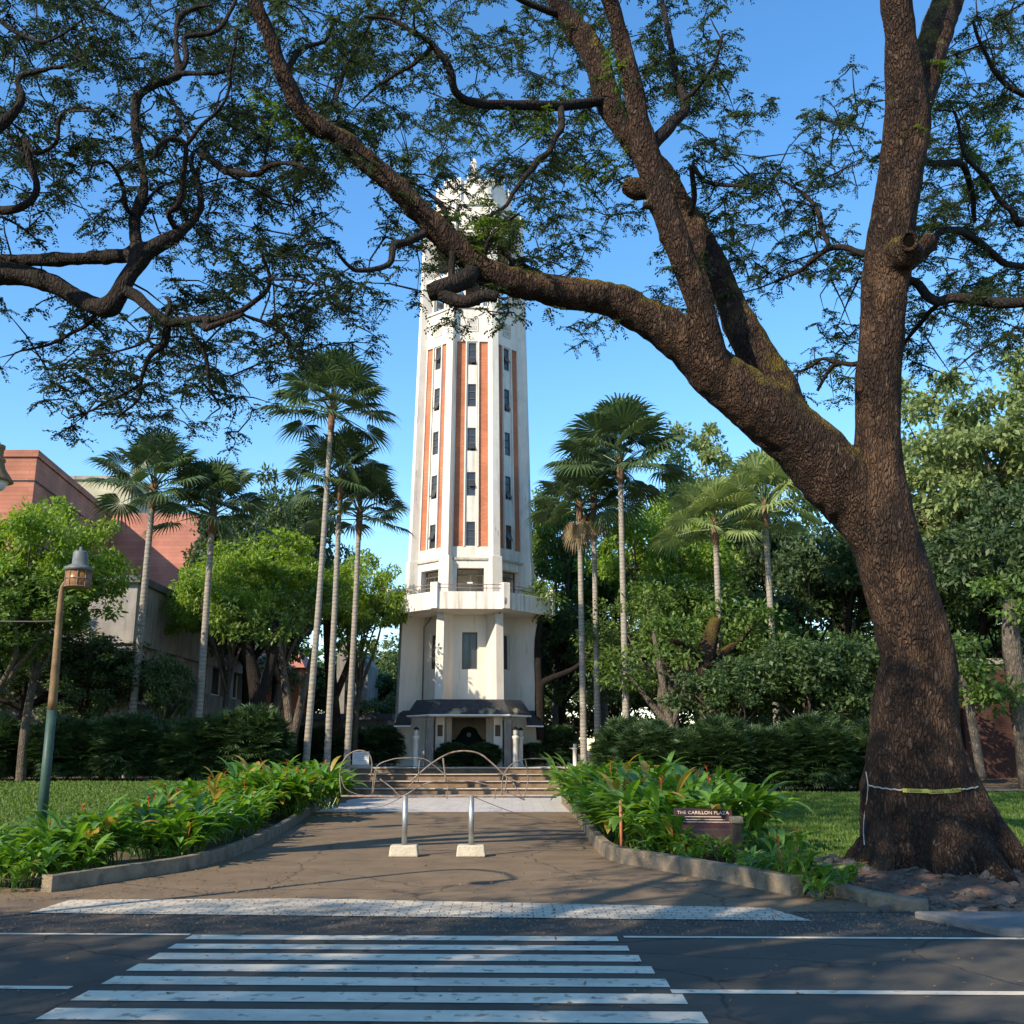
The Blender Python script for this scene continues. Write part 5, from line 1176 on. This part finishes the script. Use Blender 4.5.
def heliconia(seed, H=1.0, nst=9, flowers=2, wd=.085, ll=.42):
    r = random.Random(seed); t = empty('heliconia_plant', (0, 0, 0)); mb = MB(); fl = MB()
    for s in range(nst):
        a = r.uniform(0, 6.28); rr = r.uniform(.02, .22); b = Vector((rr * math.cos(a), rr * math.sin(a), 0)); ln = r.uniform(.12, .3) * H; h = H * r.uniform(.35, .72)
        top = b + Vector((math.cos(a) * ln, math.sin(a) * ln, h)); mb.tube([b, b.lerp(top, .5) + Vector((0, 0, .05)), top], [.011, .009, .006], 4, False)
        n = r.randint(4, 6)
        for k in range(n):
            t_ = .35 + .65 * (k + 1) / n; bb = b.lerp(top, t_)
            blade_leaf(mb, bb, a + (k % 2) * 2.6 - 1.3 + r.uniform(-.5, .5) if k < n - 1 else a, R(r.uniform(25, 70)), ll * r.uniform(.75, 1.15), wd * r.uniform(.8, 1.2), r.uniform(.7, 1.6))
    mb.build('leaves', M['leaf_heli'], t)
    if flowers:
        for s in range(flowers):
            a = r.uniform(0, 6.28); b = Vector((.12 * math.cos(a), .12 * math.sin(a), .3 * H)); top = Vector((.2 * math.cos(a), .2 * math.sin(a), H * r.uniform(.72, .98)))
            fl.tube([b, top], .005, 4, False)
            for k in range(4): blade_leaf(fl, top - Vector((0, 0, .02 * k)), a + k * 3.1 + r.uniform(-.3, .3), R(50), .075, .022, .3, 3)
        fl.build('flower', M['flower'], t)
    return t
protos = [heliconia(i, 1.0, 9 + i % 3, [1, 0, 0, 0, 1][i % 5], .115 + .015 * (i % 3), .46 + .06 * (i % 3)) for i in range(6)]
used = set()
def bed(K, side, width, n, lb, grp, hfn, seed):
    r = random.Random(seed); K = sorted(K, key=lambda p: p.y); pts, _ = smooth_path(K, [0] * len(K), 8)
    L_ = [0]
    for a, b in zip(pts, pts[1:]): L_.append(L_[-1] + (b - a).length)
    for i in range(n):
        s = ((i + r.random()) / n) * L_[-1]; j = max(k for k in range(len(L_)) if L_[k] <= s and k < len(pts) - 1)
        p = pts[j].lerp(pts[j + 1], (s - L_[j]) / max(1e-6, L_[j + 1] - L_[j])); wv = .34 + (width(p.y) - .34) * r.random()
        x = p.x + side * wv
        if side > 0 and 2.2 < x < 3.35 and p.y < 15.3 and wv > .45 and r.random() < .45: continue
        pr = protos[r.randrange(6)]; h = hfn(x, p.y, wv) * r.uniform(.85, 1.1)
        place(pr, used, x, p.y, h, r.uniform(0, 6.28), label=lb, group=grp, z=max(0, min(.1, hgt(x, p.y))))
bed(LK, -1, lambda y: 1.5 if y < 16 else 2.1, 96, 'green broad leaved heliconia clump in the left kerbed bed', 'heliconia clumps in the left bed', lambda x, y, wv: (.55 + .38 * sstep(12.6, 14.5, y)) * (.85 + .12 * wv), 31)
bed(RK, 1, lambda y: 1.0 if y < 15.6 else 2.1, 92, 'green broad leaved heliconia clump in the right kerbed bed', 'heliconia clumps in the right bed', lambda x, y, wv: (.42 + .75 * sstep(14.2, 16.8, y)) * (.9 + .1 * wv) if x > .0 else 1, 32)
# the row continuing toward the steps, and the clumps at the open left end
r = random.Random(9)
for i in range(26):
    px = r.uniform(236, 335); Y = r.uniform(24, 32); p = P(px, 800, Y); place(protos[r.randrange(6)], used, p.x, Y, r.uniform(1.0, 1.35), r.uniform(0, 6), z=.15, label='orange flowering heliconia clump beyond the left bed near the steps', group='heliconia clumps left of the steps')
for i in range(26):
    Y = r.uniform(24, 36); x = r.uniform(1.7, 5.2); place(protos[r.randrange(6)], used, x, Y, r.uniform(1.0, 1.35), r.uniform(0, 6), z=.15, label='orange flowering heliconia clump beyond the right bed near the steps', group='heliconia clumps right of the steps')
for px, py, h in [(8, 885, .62), (28, 888, .58), (50, 880, .6), (75, 876, .6), (-10, 870, .7), (30, 872, .62), (60, 866, .65), (95, 868, .7)]:
    p = G(px, py); place(protos[r.randrange(6)], used, p.x, p.y, h, r.uniform(0, 6), z=0, label='low heliconia clump at the open left end of the left bed', group='heliconia clumps at the left end')
p = G(790, 893); place(heliconia(77, .95, 10, 3), set(), p.x, p.y + .1, .85, 0, z=0, label='lone heliconia clump with red flowers between the right kerb and the big tree')
p = G(826, 905); place(heliconia(78, .5, 5, 0), set(), p.x, p.y + .3, .55, 0, z=0, label='small low leafy clump beside the broken kerb block')

# ------------------------------------------------------------------ rhapis-like hedge shrubs
def fan_shrub(name, seed, rx, ry, H, n, lm):
    g_ = np.random.default_rng(seed); t = empty(name, (0, 0, 0)); mb = MB(); st = MB()
    p = rdir(n * 2); p = p[p[:, 2] > -.75][:n]; k = .72 + .33 * g_.random((len(p), 1)); c = p * k * np.array([rx, ry, H * .5]) + np.array([0, 0, H * .52])
    c[:, 2] = np.maximum(c[:, 2], .12)
    out = unit(p + g_.normal(size=p.shape) * .35 + np.array([0, 0, .25]))
    m_ = 9
    side = unit(np.cross(out, np.array([0, 0, 1.]) + g_.normal(size=out.shape) * .2)); 
    for j in range(m_):
        a = (j - (m_ - 1) / 2) / (m_ - 1) * 2.5
        d = out * math.cos(a) + side * math.sin(a); d[:, 2] -= .18
        ln = (.24 + .12 * g_.random(len(c))); kites(mb, c, d, unit(np.cross(side, out) + .2 * g_.normal(size=c.shape)), ln, ln * .17)
    for i in range(14):
        a = g_.random() * 6.28; st.tube([(rx * .3 * math.cos(a), ry * .3 * math.sin(a), 0), (rx * .6 * math.cos(a), ry * .6 * math.sin(a), H * .8)], .015, 4, False)
    mb.build('foliage', lm, t); st.build('stem', M['bark_dark'], t)
    return t
sh = [fan_shrub('hedge_shrub', 40 + i, 1.0, .9, 2.2, 900, M['leaf_hedge']) for i in range(3)]
used2 = set(); r = random.Random(4)
for i, px in enumerate([-45, -10, 25, 58, 92, 125, 160, 192, 226, 252]):
    Y = 31.5 + r.uniform(-.3, .5); p = P(px, 780, Y); s = r.uniform(.92, 1.08) * (1.12 if px > 190 else 1)
    place(sh[i % 3], used2, p.x, Y, s * .98, r.uniform(0, 6), sz=s * .78 * r.uniform(.9, 1.1), z=.68, label='dark fan leaved shrub in the hedge across the back of the left lawn', group='shrubs of the left hedge')
for i, px in enumerate([655, 690, 722, 754, 785, 816, 847, 878, 630]):
    Y = 29.2 + r.uniform(-.3, .5) + (2 if px == 630 else 0); p = P(px, 795, Y); s = r.uniform(.95, 1.1)
    place(sh[i % 3], used2, p.x, Y, s * .98, r.uniform(0, 6), sz=s * .84 * r.uniform(.85, 1.12), z=.45, label='dark fan leaved shrub in the hedge across the back of the right lawn', group='shrubs of the right hedge')
for i, (px, Y) in enumerate([(560, 46.5), (548, 49.5), (385, 46), (375, 49), (350, 47), (325, 46), (300, 47), (275, 45)]):
    p = P(px, 760, Y); place(sh[i % 3], used2, p.x, Y, .85, r.uniform(0, 6), sz=.75, z=.9, label='low fan leaved shrub growing beside the tower plaza', group='shrubs beside the plaza')
for i, (x, Y) in enumerate([(-.55, 44.3), (.75, 44.3), (2.9, 46.1)]):
    place(sh[i], used2, CX + x, Y, (.72 if i < 2 else .6), r.uniform(0, 6), sz=.42, z=.92, label=['potted looking shrub left in the tower porch', 'bushy shrub right in the tower porch', 'low shrub against the right foot of the tower'][i], group='shrubs at the tower foot')

# ------------------------------------------------------------------ fan palms
def fan_palm(seed, H, lean, scale=1., lm='leaf_palm', r0=.14, nf=30, dry=5):
    g_ = np.random.default_rng(seed); t = empty('fan_palm', (0, 0, 0)); tr = MB(); cr = MB(); dr = MB(); fb = MB()
    H += .6; top = Vector((lean[0], lean[1], H))
    q, rr = smooth_path([(0, 0, -.3), (0, 0, .3), top * .5 + Vector((lean[0] * .1, 0, 0)), top], [r0 * 1.6, r0 * 1.15, r0 * .95, r0 * .8], 8); tr.tube(q, rr, 12)
    tr.build('trunk', M['palmbark'], t, True)
    fb.tube([top - Vector((0, 0, .75)), top - Vector((0, 0, .4)), top + Vector((0, 0, .2)), top + Vector((0, 0, .6))], [r0 * .82, r0 * 1.1, r0 * 1.25, r0 * .5], 10); fb.build('fibre_collar', M['palmfibre'], t, True)
    nb = 30
    for i in range(nf + dry):
        isd = i >= nf; az = i * 2.39996 + g_.normal() * .15
        f = i / nf
        el = R(84 - 92 * min(f, 1) ** 1.15) if not isd else R(-62 - 15 * g_.random())
        pet = scale * (1.15 + .5 * g_.random()) * (.95 + .15 * min(f, 1)) if not isd else scale * .7
        Rf = scale * (1.08 + .25 * g_.random()) * (1 if not isd else .75)
        o = top + Vector((0, 0, .35 - .35 * min(f, 1)))
        dv = Vector((math.cos(az) * math.cos(el), math.sin(az) * math.cos(el), math.sin(el)))
        e = o + dv * pet + Vector((0, 0, -.12 * pet))
        (dr if isd else cr).tube([o, o.lerp(e, .5) + Vector((0, 0, .06 * pet)), e], [.03 * scale, .02 * scale, .014 * scale], 4, False)
        el2 = el - R(13 if not isd else 8); d2 = Vector((math.cos(az) * math.cos(el2), math.sin(az) * math.cos(el2), math.sin(el2)))
        sd = Vector((-math.sin(az), math.cos(az), 0)); roll = g_.normal() * .35; up = sd.cross(d2)
        sd = (sd * math.cos(roll) + up * math.sin(roll)).normalized()
        e_ = np.array(e); D = np.array(d2); S = np.array(sd); U = np.cross(S, D)
        a = np.linspace(-R(118), R(118), nb); da = (a[1] - a[0]) * .5
        Lb = Rf * (1 - .30 * (abs(a) / R(118)) ** 1.5) * (.92 + .14 * g_.random(nb))
        def pt(ang, rad, lift): return e_ + (D * np.cos(ang)[:, None] + S * np.sin(ang)[:, None]) * rad[:, None] - abs(U) * 0 + np.array([0, 0, 1.]) * lift[:, None]
        sag = -.16 * Lb * (1.2 if not isd else 2)
        fold = .05 * Rf
        b0 = pt(a, Lb * .04, 0 * a); m1 = pt(a - da * .95, Lb * .55, sag * .18 + fold * (np.arange(nb) % 2)); m2 = pt(a + da * .95, Lb * .55, sag * .18 + fold * ((np.arange(nb) + 1) % 2)); n1 = pt(a - da * .32, Lb * .8, sag * .6); n2 = pt(a + da * .32, Lb * .8, sag * .6); tp2 = pt(a, Lb * 1.0, sag * 1.5)
        v = np.stack([b0, m1, m2, n1, n2, tp2], 1).reshape(-1, 3); ix = np.arange(nb)[:, None] * 6
        (dr if isd else cr).add(v, np.concatenate([ix + np.array([[0, 1, 2]]), ix + np.array([[3, 5, 4]])])); (dr if isd else cr).add(np.zeros((0, 3)), (ix + np.array([[1, 3, 4, 2]])) - 0 - 0 if False else np.zeros((0, 4), int))
        (dr if isd else cr).f.append((ix + np.array([[1, 3, 4, 2]])) + ((dr if isd else cr).n - len(v)))
    cr.build('crown', M[lm], t)
    if dry: dr.build('dry_frond', M['leaf_palm_dry'], t)
    return t
PALMS = [  # base px, Y, trunk-top px, top py, scale, leaf, label
    (128, 34, 150, 508, .95, 'leaf_palm', 'leftmost fan palm with pale slanting trunk before the pink wall'),
    (196, 35, 210, 533, .92, 'leaf_palm', 'fan palm with pale trunk right of the leftmost palm, before the grey building'),
    (306, 33.5, 330, 430, .98, 'leaf_palm', 'tallest of the three slim fan palms left of the tower'),
    (327, 35, 339, 500, .86, 'leaf_palm', 'middle palm of the three slim fan palms left of the tower'),
    (347, 36, 358, 535, .86, 'leaf_palm', 'shortest palm and nearest the tower of the three slim fan palms at left'),
    (584, 41, 580, 522, .92, 'leaf_palm', 'slim palm with brown hanging fronds nearest the tower on its right'),
    (598, 43, 594, 512, 1.0, 'leaf_palm', 'second palm right of the tower, partly behind the tallest one'),
    (627, 38, 621, 482, 1.22, 'leaf_palm', 'tallest dark crowned fan palm right of the tower'),
    (724, 37, 717, 545, .85, 'leaf_palm_pale', 'pale sunlit fan palm left of the pair under the leaning limb'),
    (779, 37, 767, 528, 1.05, 'leaf_palm_pale', 'pale sunlit fan palm right of the pair under the leaning limb')]
for i, (bx, Y, tx, ty, s, lm, lb) in enumerate(PALMS):
    g0 = .72 if bx < 220 else .88; b = P(bx, 760, Y); b.z = g0 if bx < 250 or bx > 560 else .9
    # where the trunk foot really stands: carry the picture slope of the trunk down to the ground
    tpp = P(tx, ty, Y); o = fan_palm(60 + i, tpp.z - b.z, (tpp.x - b.x, .2), s, lm, (.102 if i in (2, 3, 4) else .122), nf=32 if i not in (2, 7) else 38, dry=7 if i in (5, 6) else 0)
    o.location = b; tag(o, lb, 'palm')

# ------------------------------------------------------------------ the other trees
TREES = {}
def tr_proto(key, **kw):
    TREES[key] = make_tree('broadleaf_tree', label='x', cat='tree', seed=kw.pop('seed'), **kw); TREES[key + '_u'] = set()
tr_proto('olive', H=16, crown_r=5, crown_h=10, trunk_r=.34, lm=M['leaf_grey'], bm=M['bark_grey'], nclump=140, nper=150, ll=.30, lw=.17, seed=101, lobes=8)
tr_proto('bright', H=10, crown_r=4.2, crown_h=4.6, trunk_r=.2, lm=M['leaf_bright'], bm=M['bark_grey'], nclump=135, nper=150, ll=.21, lw=.11, seed=102, lobes=9)
tr_proto('mid', H=11, crown_r=4, crown_h=7.5, trunk_r=.22, lm=M['leaf_mid'], bm=M['bark_grey'], nclump=135, nper=140, ll=.22, lw=.125, seed=103, lobes=7)
tr_proto('dark', H=10, crown_r=4.2, crown_h=7.5, trunk_r=.28, lm=M['leaf_dark'], bm=M['bark_dark'], nclump=140, nper=140, ll=.24, lw=.13, seed=104, lobes=7)
tr_proto('bush', H=4.6, crown_r=2.6, crown_h=4.4, trunk_r=.1, lm=M['leaf_bush'], bm=M['bark_grey'], nclump=110, nper=100, ll=.19, lw=.10, seed=105, lobes=7)
HH = {'olive': 16., 'bright': 10., 'mid': 11., 'dark': 10., 'bush': 4.6}; CR = {'olive': 5., 'bright': 4.2, 'mid': 4., 'dark': 4.2, 'bush': 2.6}
def tree_at(key, px, Y, top, rad, label, group=None, rz=None, seed=0):
    p = P(px, top, Y); z0 = .7 if Y < 33 else .9
    o = place(TREES[key], TREES[key + '_u'], p.x, Y, rad / CR[key], (px * 1.7 + Y) % 6.28, sz=(p.z - z0) / (HH[key] * 1.02), z=z0, label=label)
    if group: o['group'] = group
    elif 'group' in o.keys(): del o['group']
    return o
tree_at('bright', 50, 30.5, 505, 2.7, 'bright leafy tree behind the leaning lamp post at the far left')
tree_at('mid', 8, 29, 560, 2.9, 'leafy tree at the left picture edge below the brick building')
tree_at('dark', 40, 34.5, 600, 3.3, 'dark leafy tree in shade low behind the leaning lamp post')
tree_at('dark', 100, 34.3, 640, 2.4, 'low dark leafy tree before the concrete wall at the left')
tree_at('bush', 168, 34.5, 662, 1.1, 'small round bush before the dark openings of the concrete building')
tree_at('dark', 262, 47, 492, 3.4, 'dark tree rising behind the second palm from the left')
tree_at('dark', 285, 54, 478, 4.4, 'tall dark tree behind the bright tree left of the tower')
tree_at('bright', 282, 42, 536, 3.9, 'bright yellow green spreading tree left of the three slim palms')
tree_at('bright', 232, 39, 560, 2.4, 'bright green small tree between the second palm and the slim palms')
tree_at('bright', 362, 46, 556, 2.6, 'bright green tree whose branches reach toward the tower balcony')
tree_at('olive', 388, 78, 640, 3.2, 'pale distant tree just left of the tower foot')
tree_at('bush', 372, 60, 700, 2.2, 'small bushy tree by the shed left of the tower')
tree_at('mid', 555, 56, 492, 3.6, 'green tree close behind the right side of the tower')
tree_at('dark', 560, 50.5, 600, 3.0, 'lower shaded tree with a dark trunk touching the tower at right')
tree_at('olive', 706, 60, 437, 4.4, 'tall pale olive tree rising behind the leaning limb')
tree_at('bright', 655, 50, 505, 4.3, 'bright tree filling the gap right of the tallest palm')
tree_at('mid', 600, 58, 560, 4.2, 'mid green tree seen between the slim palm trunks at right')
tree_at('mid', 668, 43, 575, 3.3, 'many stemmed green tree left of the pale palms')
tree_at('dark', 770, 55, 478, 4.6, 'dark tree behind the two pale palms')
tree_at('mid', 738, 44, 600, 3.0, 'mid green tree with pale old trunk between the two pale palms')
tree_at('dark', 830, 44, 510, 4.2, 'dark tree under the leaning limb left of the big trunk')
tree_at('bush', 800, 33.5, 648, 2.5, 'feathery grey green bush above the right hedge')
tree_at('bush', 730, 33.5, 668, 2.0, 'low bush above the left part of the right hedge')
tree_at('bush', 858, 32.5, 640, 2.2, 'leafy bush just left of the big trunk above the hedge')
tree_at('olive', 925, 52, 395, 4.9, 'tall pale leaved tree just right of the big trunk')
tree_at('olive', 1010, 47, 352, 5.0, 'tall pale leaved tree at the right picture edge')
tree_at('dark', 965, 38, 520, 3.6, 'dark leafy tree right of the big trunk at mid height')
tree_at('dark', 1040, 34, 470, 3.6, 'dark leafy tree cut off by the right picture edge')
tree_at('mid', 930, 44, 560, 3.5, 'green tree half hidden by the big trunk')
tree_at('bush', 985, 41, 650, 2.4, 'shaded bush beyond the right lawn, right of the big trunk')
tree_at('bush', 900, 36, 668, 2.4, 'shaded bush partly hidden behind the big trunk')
for i in range(26):
    px = -70 + i * 46; tree_at('bush', px, 68 + (i * 5) % 7, 678 - (i * 13) % 25, 4.6, 'far bushy growth in the low row closing the view at the foot of the trees', 'far bushes behind the tower')
for i in range(15):
    px = -60 + i * 84; key = ['dark', 'mid', 'dark'][i % 3]
    if 330 < px < 440: continue
    tree_at(key, px, 84 + (i * 7) % 13, 610 + (i * 37) % 40, 7.0, 'far tree in the dense row closing the view behind the tower', 'far trees behind the tower')
# old leaning trunks seen among the trees
def bare(name, pts, m, label):
    q, r_ = limb(pts[0], 5); o_ = Vector((q[0].x, q[0].y, 0)); t = empty(name, o_, label, 'tree'); mb = MB()
    for b in pts:
        q, r_ = limb(b, 5); mb.tube([p - o_ for p in q], r_, 10)
    mb.build('trunk', m, t, True); 
    fm = MB(); ends = [limb(b, 2)[0][-1] - o_ for b in pts]; c = np.array([tuple(e) for e in ends])
    cc = np.concatenate([c + rdir(len(c)) * .7 for _ in range(9)]); clump_leaves(fm, cc, .55, 70, .2, .1); fm.build('crown', M['leaf_mid'], t); return t
bare('old_tree', [[(712, 735, 26, 36), (708, 690, 24, 36), (706, 655, 20, 36), (716, 620, 12, 36.5)], [(706, 668, 13, 36), (690, 650, 9, 35.5), (672, 640, 5, 35)], [(710, 660, 12, 36), (735, 645, 8, 36), (752, 625, 5, 36)]], M['bark'], 'old tree with a thick pale reddish trunk behind the right hedge')
bare('slim_tree', [[(672, 735, 10, 38), (664, 690, 8, 38), (655, 640, 5, 38), (645, 600, 3, 38)], [(672, 730, 8, 38), (640, 690, 5, 38), (622, 670, 3, 38)], [(672, 725, 7, 38), (684, 690, 5, 38), (690, 650, 3, 38)]], M['bark_grey'], 'slim tree with several pale bare stems behind the right bed')
bare('crooked_tree', [[(541, 740, 9, 46), (540, 690, 10, 46), (548, 680, 7, 46), (575, 668, 5, 46), (592, 650, 3, 46)], [(540, 700, 9, 46), (538, 640, 7, 46), (546, 600, 4, 46)]], M['bark_dark'], 'dark crooked tree standing against the right side of the tower')
bare('dark_trunk_tree', [[(262, 742, 20, 37), (258, 700, 17, 37), (250, 660, 12, 37), (240, 620, 8, 37)], [(258, 700, 13, 37), (272, 660, 10, 37), (276, 620, 6, 37)]], M['bark_dark'], 'tree with a thick dark forked trunk left of the tall palms')
bare('forked_tree', [[(292, 745, 10, 39), (286, 690, 8, 39), (278, 640, 6, 39), (270, 600, 4, 39)], [(292, 742, 9, 39), (304, 690, 7, 39), (316, 640, 5, 39), (322, 600, 3, 39)]], M['bark_grey'], 'forked tree with pale stems just left of the tallest palm')
bare('brown_tree', [[(336, 735, 13, 44), (332, 690, 12, 44), (328, 640, 9, 44), (326, 600, 6, 44)], [(334, 700, 8, 44), (346, 670, 6, 44), (356, 640, 4, 44)]], M['bark'], 'tree with a reddish brown trunk between the slim palms')
bare('shaded_tree', [[(982, 780, 9, 30), (972, 720, 9, 30), (966, 690, 8, 30), (950, 660, 5, 30)], [(970, 712, 5, 30), (985, 700, 4, 30), (996, 690, 3, 30)]], M['bark_grey'], 'thin bare tree in shade just right of the big trunk')
bare('shaded_tree', [[(1030, 790, 22, 30), (1022, 720, 20, 30), (1012, 650, 18, 30), (1010, 600, 12, 30)]], M['bark_grey'], 'thicker grey tree in shade at the right picture edge')
